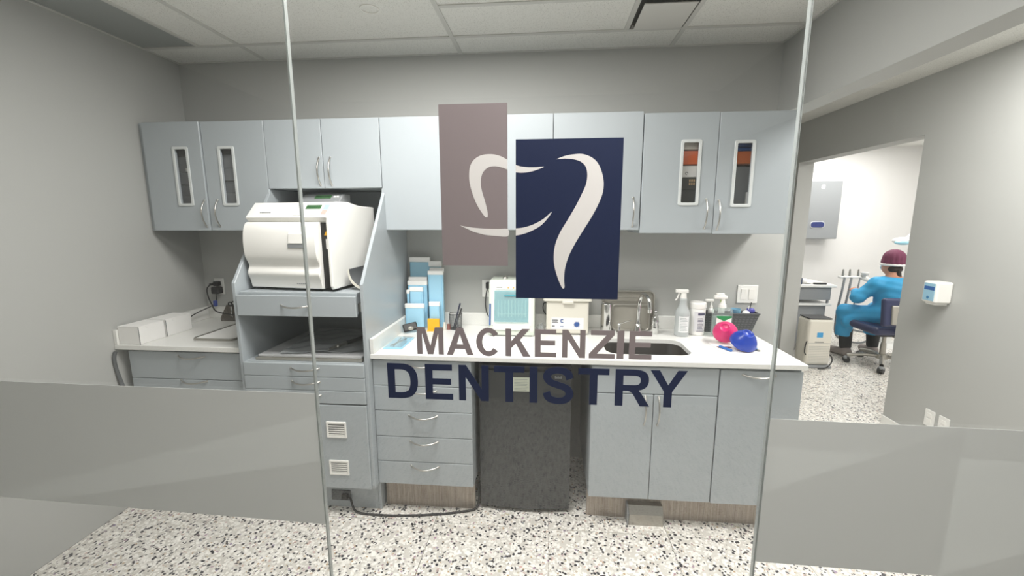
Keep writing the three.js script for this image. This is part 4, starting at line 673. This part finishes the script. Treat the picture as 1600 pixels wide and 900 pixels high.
  it('brush', 'white and blue brush sticking out of the basket', 'brush', [rod([1.185, WT + 0.01, 0.05], [1.222, WT + 0.16, 0.05], 0.004), ball(1.19, WT + 0.125, 0.085, 0.022, 0.014, 0.012)], M.white, [1.185, WT, 0.05]);
  it('brush', 'purple handled brush crossing the white one in the basket', 'brush', [rod([1.222, WT + 0.01, 0.062], [1.205, WT + 0.15, 0.066], 0.004), ball(1.226, WT + 0.135, 0.075, 0.02, 0.018, 0.012)], P(0x4a4aa0, 0.4), [1.222, WT, 0.062]);
  it('probe', 'thin dark probe standing in the basket corner', 'probe', rod([1.205, WT + 0.01, 0.038], [1.24, WT + 0.18, 0.036], 0.003), M.dark, [1.205, WT, 0.038]);
}
{
  const [x, z] = [1.021, 0.165];
  const g = thing('sanitizer_bottle', 'clear hand sanitizer pump bottle with green and white label', 'bottle', [x, WT, z]);
  const b = part(g, 'bottle', new RoundedBoxGeometry(0.114, 0.172, 0.058, 5, 0.026).translate(x, WT + 0.087, z), P(0xeef4f2, 0.04, { transmission: 0.88, thickness: 0 }));
  part(b, 'gel', new RoundedBoxGeometry(0.104, 0.125, 0.048, 4, 0.02).translate(x, WT + 0.064, z), P(0xe3efec, 0.1, { transmission: 0.8, thickness: 0 }));
  const l = part(b, 'label', bx(x - 0.042, x + 0.042, WT + 0.022, WT + 0.128, z + 0.0293, z + 0.0302), M.paper, 'white label with green ends');
  part(l, 'label_band', [exz(poly([[x - 0.042, WT + 0.128], [x + 0.042, WT + 0.128], [x + 0.042, WT + 0.118], [x, WT + 0.098], [x - 0.042, WT + 0.118]]), z + 0.0301, z + 0.0307), exz(poly([[x - 0.042, WT + 0.022], [x + 0.042, WT + 0.022], [x + 0.042, WT + 0.046], [x, WT + 0.036], [x - 0.042, WT + 0.046]]), z + 0.0301, z + 0.0307)], M.green, 'green label bands');
  part(l, 'label_print', Array.from({ length: 6 }, (_, i) => bx(x - 0.028, x + 0.024 - (i % 3) * 0.006, WT + 0.054 + i * 0.007, WT + 0.0565 + i * 0.007, z + 0.0301, z + 0.0305)), M.grey);
  part(g, 'neck', cyl(x, WT + 0.173, z, 0.018, 0.02, 0.018), M.plastic); part(g, 'pump_head', [cyl(x, WT + 0.19, z, 0.009, 0.014, 0.034), bx(x - 0.052, x + 0.02, WT + 0.223, WT + 0.243, z - 0.012, z + 0.012, 0.006, 2)], M.plastic);
}
// mixing bowls and spatulas
{
  const bowl = [[0, 0.052], [0.019, 0.053], [0.022, 0.062], [0.027, 0.062], [0.03, 0.052], [0.045, 0.042], [0.06, 0.018], [0.064, 0], [0.061, 0], [0.056, 0.018], [0.042, 0.038], [0.02, 0.05], [0, 0.05]];
  const paper = thing('paper_towel', 'white paper towel lying under the mixing bowls', 'paper towel', [0.98, WT, 0.42]);
  part(paper, 'sheet', bx(0.9, 1.09, WT + 0.0003, WT + 0.0016, 0.31, 0.5).rotateY(0), M.paper);
  single('mixing_bowl', 'pink rubber mixing bowl tilted behind the blue bowl', 'bowl', lathe(0, 0, 0, bowl).translate(0, 0.002, 0).rotateX(0.75).rotateZ(0.5), M.pink, [0.99, WT + 0.058, 0.3], { local: true });
  single('mixing_bowl', 'blue rubber mixing bowl lying upside down on the towel', 'bowl', lathe(0, 0, 0, bowl).scale(1.05, 1.1, 1.05).rotateX(0.55).rotateZ(-0.1), M.blueBowl, [1.03, WT + 0.041, 0.428], { local: true });
  const sp = (a, b, label) => { const g = thing('spatula', label, 'spatula', [a[0], WT, a[1]], { group: 'spatulas under the mixing bowls' }); part(g, 'grip', rod([a[0], WT + 0.009, a[1]], [b[0], WT + 0.008, b[1]], 0.007, 10), P(0x2f6fc0, 0.4)); part(g, 'blade', bx(b[0] - 0.012, b[0] + 0.06, WT + 0.002, WT + 0.004, b[1] - 0.012, b[1] + 0.012), M.steel); };
  sp([0.955, 0.475], [0.925, 0.4], 'blue handled spatula sticking out by the pink bowl'); sp([1.1, 0.43], [1.05, 0.44], 'blue handled spatula sticking out by the blue bowl');
}
{
  const g = thing('light_switch', 'double rocker light switch on the wall above the basket', 'light switch', [1.225, 1.085, 0.004]);
  part(g, 'cover_plate', bx(1.166, 1.286, 1.083, 1.196, 0.0005, 0.007, 0.003), M.white); for (const x of [1.203, 1.249]) part(g, 'rocker', prof([[0.006, 1.107], [0.009, 1.107], [0.013, 1.172], [0.006, 1.172]], x - 0.0165, x + 0.0165, 0.001), M.plastic);
}

// ---------- hallway wall fittings ----------
{
  const g = thing('sanitizer_dispenser', 'white wall hand sanitizer dispenser with blue sticker', 'dispenser', [2.55, 1.036, -0.28]);
  const b = part(g, 'housing', bx(2.5, 2.5995, 1.05, 1.19, -0.335, -0.228, 0.014, 3), M.plastic); part(b, 'sticker', bx(2.4985, 2.5005, 1.064, 1.178, -0.322, -0.242, 0.0008), P(0x9cc8de, 0.5), 'pale blue sticker'); part(b, 'sticker_band', bx(2.498, 2.4995, 1.134, 1.158, -0.318, -0.244), P(0x2c62a8, 0.5), 'dark blue sticker bar'); part(b, 'sticker_dot', new THREE.CylinderGeometry(0.009, 0.009, 0.002, 20).rotateZ(Math.PI / 2).translate(2.4985, 1.084, -0.285), P(0x3b7fae, 0.5)); part(b, 'nozzle_base', bx(2.515, 2.595, 1.036, 1.051, -0.318, -0.245, 0.006), M.white);
  const pl = (z0, z1, label) => { const o = thing('wall_outlet', label, 'outlet', [2.598, 0.2, (z0 + z1) / 2]); part(o, 'cover_plate', bx(2.593, 2.5995, 0.2, 0.314, z0, z1, 0.002), M.white); const c = (z0 + z1) / 2; for (const y of [0.223, 0.263]) part(o, 'receptacle', bx(2.591, 2.594, y, y + 0.028, c - 0.016, c + 0.016, 0.002), M.plastic); };
  pl(-0.277, -0.205, 'white wall plate low on the hallway wall nearer the doorway'); pl(-0.176, -0.102, 'white wall outlet low on the hallway wall farther from doorway');
}

// ---------- treatment room ----------
{
  const g = thing('wall_unit', 'grey wall mounted unit with blue oval handle in the treatment room', 'wall unit', [3.78, 1.32, -3.6]);
  part(g, 'case', [bx(3.5, 3.96, 1.32, 2.1, -3.72, -3.5, 0.01, 2)], M.grey); part(g, 'side_lug', bx(3.955, 3.985, 1.42, 1.56, -3.68, -3.54, 0.01), M.grey); part(g, 'oval_handle', exz(rrect(3.6, 3.775, 1.475, 1.55, 0.036), -3.501, -3.49, 0.003), P(0x1c2a66, 0.3), 'dark blue oval handle'); part(g, 'oval_rim', (() => { const s = rrect(3.59, 3.785, 1.465, 1.56, 0.046), h = new THREE.Path(); rrect(3.602, 3.773, 1.477, 1.548, 0.034, h); s.holes.push(h); return exz(s, -3.502, -3.494, 0.002); })(), P(0xb7babd, 0.4)); part(g, 'white_sticker', bx(3.69, 3.735, 2.0, 2.045, -3.5005, -3.498), M.paper);
  single('white_box', 'small white box on top of the grey wall unit', 'box', bx(3.52, 3.78, 2.1, 2.21, -3.7, -3.53, 0.006), M.white, [3.65, 2.1, -3.61]);
}
{
  const g = thing('equipment_cart', 'grey equipment cart with white top in the treatment room', 'cart', [3.1, 0, -2.72]);
  part(g, 'top', bx(2.8, 3.39, 0.795, 0.825, -3.0, -2.5, 0.006), M.white); part(g, 'drawer_front', bx(2.83, 3.35, 0.64, 0.794, -2.97, -2.53, 0.006), M.grey); part(g, 'shelf', bx(2.83, 3.36, 0.575, 0.6, -2.98, -2.51, 0.005), M.white); part(g, 'lower_front', bx(2.84, 3.32, 0.1, 0.574, -2.96, -2.55, 0.006), M.grey);
  for (const [x, z] of [[2.88, -2.6], [3.28, -2.6], [2.88, -2.92], [3.28, -2.92]]) part(g, 'caster', new THREE.CylinderGeometry(0.05, 0.05, 0.03, 18).rotateZ(Math.PI / 2).translate(x, 0.05, z), M.dark); for (const x of [2.845, 3.335]) part(g, 'corner_post', bx(x - 0.01, x + 0.01, 0.59, 0.66, -2.57, -2.55), M.grey);
  single('blue_box', 'dark blue box on the equipment cart top', 'box', bx(2.86, 3.02, 0.8255, 0.9, -2.64, -2.54, 0.004), M.navyBox, [2.94, 0.8255, -2.59]); single('tissue_wad', 'white crumpled tissue on the equipment cart', 'tissue', [ball(3.08, 0.8565, -2.62, 0.05, 0.03, 0.05, 12), ball(3.12, 0.8425, -2.6, 0.05, 0.016, 0.04, 12)], M.paper, [3.1, 0.826, -2.61]); single('white_jar', 'small white round topped jar on the equipment cart', 'jar', [ball(2.96, 0.95, -2.8, 0.04, 0.04, 0.04, 12), cyl(2.96, 0.8255, -2.8, 0.03, 0.03, 0.1)], M.white, [2.96, 0.8255, -2.8]); single('black_clip', 'flat dark instrument on the equipment cart edge', 'instrument', bx(3.16, 3.3, 0.8255, 0.845, -2.58, -2.54, 0.006), M.dark, [3.23, 0.8255, -2.56]);
}
{
  const g = thing('air_purifier', 'cream tower air purifier with perforated lower half by the doorway', 'air purifier', [2.92, 0, -2.05]);
  const b = part(g, 'body', bx(2.79, 3.045, 0.03, 0.535, -2.16, -1.95, 0.03, 4), M.cream); part(g, 'top_grille', bx(2.8, 3.035, 0.535, 0.548, -2.15, -1.96, 0.012, 2), M.dark); part(g, 'base', bx(2.8, 3.06, 0.0, 0.03, -2.15, -1.93, 0.012, 2), M.grey);
  const holes = []; for (let r = 0; r < 11; r++) for (let c = 0; c < 13; c++) holes.push(new THREE.CylinderGeometry(0.0045, 0.0045, 0.002, 6).rotateX(Math.PI / 2).translate(2.822 + c * 0.0163, 0.06 + r * 0.018, -1.9498));
  part(b, 'perforation', holes, M.grey, 'perforated intake holes'); part(b, 'seam', bx(2.8, 3.035, 0.274, 0.277, -1.951, -1.9492), M.grey); part(b, 'blue_sticker', bx(2.885, 2.945, 0.34, 0.395, -1.951, -1.949), P(0x3f9bd0, 0.5), 'blue sticker'); part(b, 'button_bar', bx(2.87, 2.96, 0.285, 0.294, -1.951, -1.9485), M.midgrey);
  single('purifier_cord', 'black cord trailing from the air purifier onto the floor', 'cord', [tube([[3.055, 0.14, -2.0], [3.072, 0.12, -1.97], [3.05, 0.07, -1.93], [2.98, 0.02, -1.9], [2.9, 0.008, -1.9]], 0.006, 30), tube([[2.782, 0.3, -1.94], [2.768, 0.25, -1.935], [2.768, 0.18, -1.935], [2.785, 0.15, -1.94]], 0.006, 24)], M.rubber, [2.95, 0, -1.93]);
}
{
  const g = thing('dental_delivery_unit', 'dental delivery arm with hanging handpiece hoses', 'delivery unit', [3.85, 0, -2.9]);
  part(g, 'holder_bar', [bx(3.66, 3.92, 0.855, 0.885, -2.93, -2.87, 0.01, 2)], M.white);
  part(g, 'arm', [tube([[3.92, 0.87, -2.9], [4.0, 0.84, -2.9], [4.08, 0.78, -2.9], [4.3, 0.72, -2.9]], 0.03, 24), rod([4.3, 0.0, -2.9], [4.3, 0.75, -2.9], 0.06, 16), cyl(4.3, 0, -2.9, 0.16, 0.18, 0.04)], M.white);
  for (const [x, zb, r, y1] of [[3.70, -2.9, 0.013, 0.16], [3.78, -2.9, 0.013, 0.3], [3.88, -2.9, 0.008, 0.35]]) { part(g, 'hose', tube([[x, 0.87, -2.86], [x - 0.02, 0.7, -2.85], [x - 0.045, 0.45, -2.85], [x - 0.03, y1, -2.86], [x + 0.1, y1 - 0.1, -2.88], [x + 0.35, Math.max(0.03, y1 - 0.14), -2.9], [4.28, 0.2, -2.9]], r, 50, 8), M.grey); part(g, 'handpiece', [cyl(x, 0.88, -2.9, 0.011, 0.014, 0.06), cyl(x, 0.94, -2.9, 0.008, 0.011, 0.03)], M.steel); }
  part(g, 'cup_holder', [lathe(3.93, 0.9, -2.86, [[0, 0], [0.035, 0], [0.045, 0.035], [0.042, 0.036], [0.03, 0.004], [0, 0.004]]), rod([3.93, 0.86, -2.88], [3.93, 0.9, -2.86], 0.02)], M.white);
  const l = thing('dental_lamp', 'dental operating lamp head on a white arm', 'lamp', [4.28, 1.3, -2.8]);
  part(l, 'lamp_head', ball(4.27, 1.33, -2.8, 0.12, 0.045, 0.07), M.white); part(l, 'lamp_glass', ball(4.24, 1.31, -2.77, 0.085, 0.03, 0.06), P(0x9fd0e0, 0.1), 'pale blue lamp glass'); part(l, 'lamp_arm', tube([[4.3, 1.36, -2.8], [4.4, 1.45, -2.8], [4.6, 1.5, -2.85], [4.8, 1.9, -2.9], [4.8, 2.56, -2.9]], 0.016, 40), M.white);
}
{
  const S = [3.66, 0, -2.08];
  const g = thing('operator_stool', 'wheeled stool with dark blue seat and silver backrest shell', 'stool', S, { local: true });
  part(g, 'seat', new RoundedBoxGeometry(0.5, 0.085, 0.42, 5, 0.042).translate(-0.0, 0.43, 0), M.seat); part(g, 'seat_pan', new RoundedBoxGeometry(0.3, 0.03, 0.28, 2, 0.01).translate(0, 0.375, 0), M.dark);
  const bk = part(g, 'backrest', new RoundedBoxGeometry(0.4, 0.3, 0.06, 5, 0.03).rotateX(-0.12).translate(-0.03, 0.64, 0.215), M.seat); part(bk, 'back_shell', new RoundedBoxGeometry(0.2, 0.2, 0.03, 4, 0.014).rotateX(-0.12).translate(-0.06, 0.62, 0.25), M.satinsteel, 'silver backrest shell'); part(bk, 'back_strap', bx(-0.01, 0.025, 0.48, 0.78, 0.24, 0.27, 0.005), M.black);
  part(g, 'back_post', tube([[-0.03, 0.38, 0.05], [-0.03, 0.38, 0.2], [-0.03, 0.45, 0.255], [-0.03, 0.6, 0.245]], 0.014, 24), M.steel); part(g, 'gas_column', [cyl(0, 0.1, 0, 0.025, 0.03, 0.16), cyl(0, 0.24, 0, 0.018, 0.018, 0.13)], M.steel);
  part(g, 'hub', cyl(0, 0.085, 0, 0.05, 0.055, 0.05), M.satinsteel);
  for (let i = 0; i < 5; i++) { const a = i / 5 * 6.283 + 2.2, c = Math.cos(a), s = Math.sin(a); part(g, 'base_leg', tube([[0.03 * c, 0.115, 0.03 * s], [0.18 * c, 0.11, 0.18 * s], [0.31 * c, 0.085, 0.31 * s]], 0.02, 12, 8), M.satinsteel); const w = part(g, 'caster', [new THREE.CylinderGeometry(0.034, 0.034, 0.02, 18).rotateZ(Math.PI / 2).rotateY(a).translate(0.31 * c + 0.014 * s, 0.034, 0.31 * s - 0.014 * c), new THREE.CylinderGeometry(0.034, 0.034, 0.02, 18).rotateZ(Math.PI / 2).rotateY(a).translate(0.31 * c - 0.014 * s, 0.034, 0.31 * s + 0.014 * c)], M.dark); part(w, 'caster_hood', ball(0.31 * c, 0.055, 0.31 * s, 0.03, 0.022, 0.03, 12), M.grey); }
}
// seated person
function field(list, k) { return (x, y, z) => { let d = 1e3; for (const [a, b, ra, rb] of list) { const bx_ = b[0] - a[0], by = b[1] - a[1], bz = b[2] - a[2], px_ = x - a[0], py = y - a[1], pz = z - a[2]; let t = (px_ * bx_ + py * by + pz * bz) / (bx_ * bx_ + by * by + bz * bz + 1e-9); t = Math.max(0, Math.min(1, t)); const q = Math.hypot(px_ - t * bx_, py - t * by, pz - t * bz) - (ra + (rb - ra) * t); const h = Math.max(k - Math.abs(d - q), 0) / k; d = Math.min(d, q) - h * h * k / 4; } return d; }; }
function surf(f, c, half, cell) {
  const n = Math.ceil(2 * half / cell), mc = new MarchingCubes(n, M.skin, false, false, 300000); const hs = n / 2;
  for (let k = 0; k < n; k++) for (let j = 0; j < n; j++) for (let i = 0; i < n; i++) mc.field[i + j * n + k * n * n] = -f(c[0] + (i - hs) / hs * half, c[1] + (j - hs) / hs * half, c[2] + (k - hs) / hs * half);
  mc.isolation = 0; mc.update();
  const g = new THREE.BufferGeometry(), N = mc.count; g.setAttribute('position', new THREE.BufferAttribute(mc.positionArray.slice(0, N * 3), 3)); g.setAttribute('normal', new THREE.BufferAttribute(mc.normalArray.slice(0, N * 3), 3));
  return g.scale(half, half, half).translate(...c);
}
{
  const hip = [3.74, 0.575, -2.13], chest = [3.76, 0.83, -2.18], neck = [3.765, 0.985, -2.22], head = [3.765, 1.1, -2.25];
  const sL = [3.595, 0.885, -2.2], eL = [3.465, 0.73, -2.27], wL = [3.58, 0.76, -2.48], sR = [3.93, 0.885, -2.22], eR = [4.03, 0.74, -2.34], wR = [3.93, 0.8, -2.53];
  const kL = [3.5, 0.52, -2.47], aL = [3.505, 0.1, -2.42], kR = [3.86, 0.53, -2.52], aR = [3.86, 0.1, -2.5], hL = [3.64, 0.55, -2.15], hR = [3.83, 0.55, -2.15];
  const hand = (w, e, out) => { const d = V(...w).sub(V(...e)).normalize(), r = []; const p = V(...w).addScaledVector(d, 0.045), sd = V(out, 0, 0.2).normalize(); r.push([w, p.clone().addScaledVector(d, 0.03).toArray(), 0.026, 0.03]); for (let i = 0; i < 4; i++) { const b = p.clone().addScaledVector(d, 0.035).addScaledVector(sd, (i - 1.5) * 0.019), m = b.clone().addScaledVector(d, 0.035 - Math.abs(i - 1.3) * 0.004), t = m.clone().addScaledVector(d, 0.018).add(V(0, -0.022, 0)); r.push([b.toArray(), m.toArray(), 0.0095, 0.009], [m.toArray(), t.toArray(), 0.009, 0.0078]); } const tb = p.clone().addScaledVector(sd, -0.03 * Math.sign(out) * Math.sign(out)); r.push([tb.toArray(), tb.clone().addScaledVector(d, 0.04).addScaledVector(sd, -0.018).toArray(), 0.011, 0.009]); return r; };
  const bones = [[hip, chest, 0.14, 0.15], [chest, neck, 0.13, 0.055], [neck, head, 0.052, 0.06], [sL, sR, 0.06, 0.06], [sL, eL, 0.05, 0.042], [eL, wL, 0.04, 0.028], [sR, eR, 0.05, 0.042], [eR, wR, 0.04, 0.028], [hL, kL, 0.085, 0.06], [kL, aL, 0.058, 0.04], [hR, kR, 0.085, 0.06], [kR, aR, 0.058, 0.04]];
  const hd = [[[head[0], head[1] - 0.03, head[2] - 0.02], [head[0], head[1] + 0.045, head[2] + 0.01], 0.075, 0.092], [[head[0], head[1] - 0.06, head[2] - 0.055], [head[0], head[1] - 0.03, head[2] - 0.03], 0.045, 0.06], [[head[0], head[1] - 0.02, head[2] - 0.105], [head[0], head[1] + 0.005, head[2] - 0.09], 0.013, 0.008], [[head[0] - 0.088, head[1] - 0.02, head[2]], [head[0] - 0.09, head[1] + 0.02, head[2] + 0.005], 0.012, 0.014], [[head[0] + 0.088, head[1] - 0.02, head[2]], [head[0] + 0.09, head[1] + 0.02, head[2] + 0.005], 0.012, 0.014]];
  const g = thing('person', 'seated person in blue gown and burgundy cap seen from behind on stool', 'person', [3.68, 0, -2.2]);
  const mid = [3.72, 0.63, -2.3];
  part(g, 'body', [surf(field([...bones, ...hd], 0.035), mid, 0.68, 0.013), surf(field(hand(wL, eL, 1), 0.008), [3.61, 0.77, -2.54], 0.16, 0.0045), surf(field(hand(wR, eR, -1), 0.008), [3.9, 0.82, -2.59], 0.16, 0.0045)], M.skin);
  const gown = [[hip, chest, 0.165, 0.165], [chest, [3.765, 0.955, -2.21], 0.145, 0.075], [sL, sR, 0.075, 0.075], [sL, eL, 0.068, 0.062], [eL, [3.56, 0.757, -2.45], 0.06, 0.045], [sR, eR, 0.068, 0.062], [eR, [3.945, 0.79, -2.5], 0.06, 0.045], [hL, kL, 0.105, 0.085], [hR, kR, 0.105, 0.085], [kL, [3.49, 0.27, -2.45], 0.08, 0.085], [kR, [3.86, 0.27, -2.52], 0.08, 0.085], [hL, [3.46, 0.42, -2.36], 0.1, 0.06]];
  const gf = field(gown, 0.05); part(g, 'gown', surf((x, y, z) => Math.max(gf(x, y, z) + 0.004 * Math.sin(x * 40 + y * 30) * Math.sin(y * 35 - z * 30), y - 0.97, 0.24 - y), mid, 0.68, 0.013), M.gown, 'blue isolation gown');
  part(g, 'trouser_leg', [surf(field([[[3.5, 0.3, -2.44], [3.505, 0.12, -2.42], 0.07, 0.058]], 0.02), [3.5, 0.22, -2.43], 0.22, 0.012), surf(field([[[3.86, 0.3, -2.51], [3.86, 0.12, -2.5], 0.07, 0.058]], 0.02), [3.86, 0.22, -2.5], 0.22, 0.012)], M.trousers, 'black trousers');
  for (const [x, z, a] of [[3.505, -2.45, 0.5], [3.86, -2.54, 0]]) part(g, 'shoe', surf((X, Y, Z) => Math.max(field([[[x, 0.05, z + 0.06], [x - 0.12 * a, 0.038, z - 0.11], 0.05, 0.04], [[x, 0.06, z + 0.05], [x, 0.1, z + 0.04], 0.045, 0.045]], 0.03)(X, Y, Z), 0.001 - Y), [x, 0.08, z], 0.22, 0.01), M.shoe, 'grey shoe');
  const cf = field([[[head[0], head[1] + 0.03, head[2] + 0.01], [head[0], head[1] + 0.065, head[2] + 0.012], 0.106, 0.1]], 0.02);
  part(g, 'cap', surf((x, y, z) => Math.max(cf(x, y, z) + 0.0025 * Math.sin(Math.atan2(z - head[2], x - head[0]) * 16), head[1] + 0.005 - y), [head[0], head[1] + 0.05, head[2]], 0.2, 0.008), M.cap, 'burgundy surgical cap');
  part(g, 'visor_band', new THREE.TorusGeometry(0.104, 0.009, 8, 40).scale(1, 1, 1.4).rotateX(Math.PI / 2).translate(head[0], head[1] + 0.0, head[2] + 0.005), M.white, 'white visor strap'); part(g, 'hair', [ball(head[0], head[1] - 0.045, head[2] + 0.045, 0.07, 0.05, 0.05), rod([head[0] + 0.005, head[1] - 0.05, head[2] + 0.09], [head[0] + 0.01, head[1] - 0.16, head[2] + 0.1], 0.016, 10, 0.024)], M.hair, 'dark hair');
  part(g, 'face_mask', ball(head[0], head[1] - 0.04, head[2] - 0.075, 0.06, 0.045, 0.045), P(0x9fc6dc, 0.7), 'pale blue face mask'); part(g, 'eye', [ball(head[0] - 0.03, head[1] + 0.005, head[2] - 0.086, 0.011, 0.008, 0.008, 10), ball(head[0] + 0.03, head[1] + 0.005, head[2] - 0.086, 0.011, 0.008, 0.008, 10)], M.white);
}
renderer.render(scene, camera);
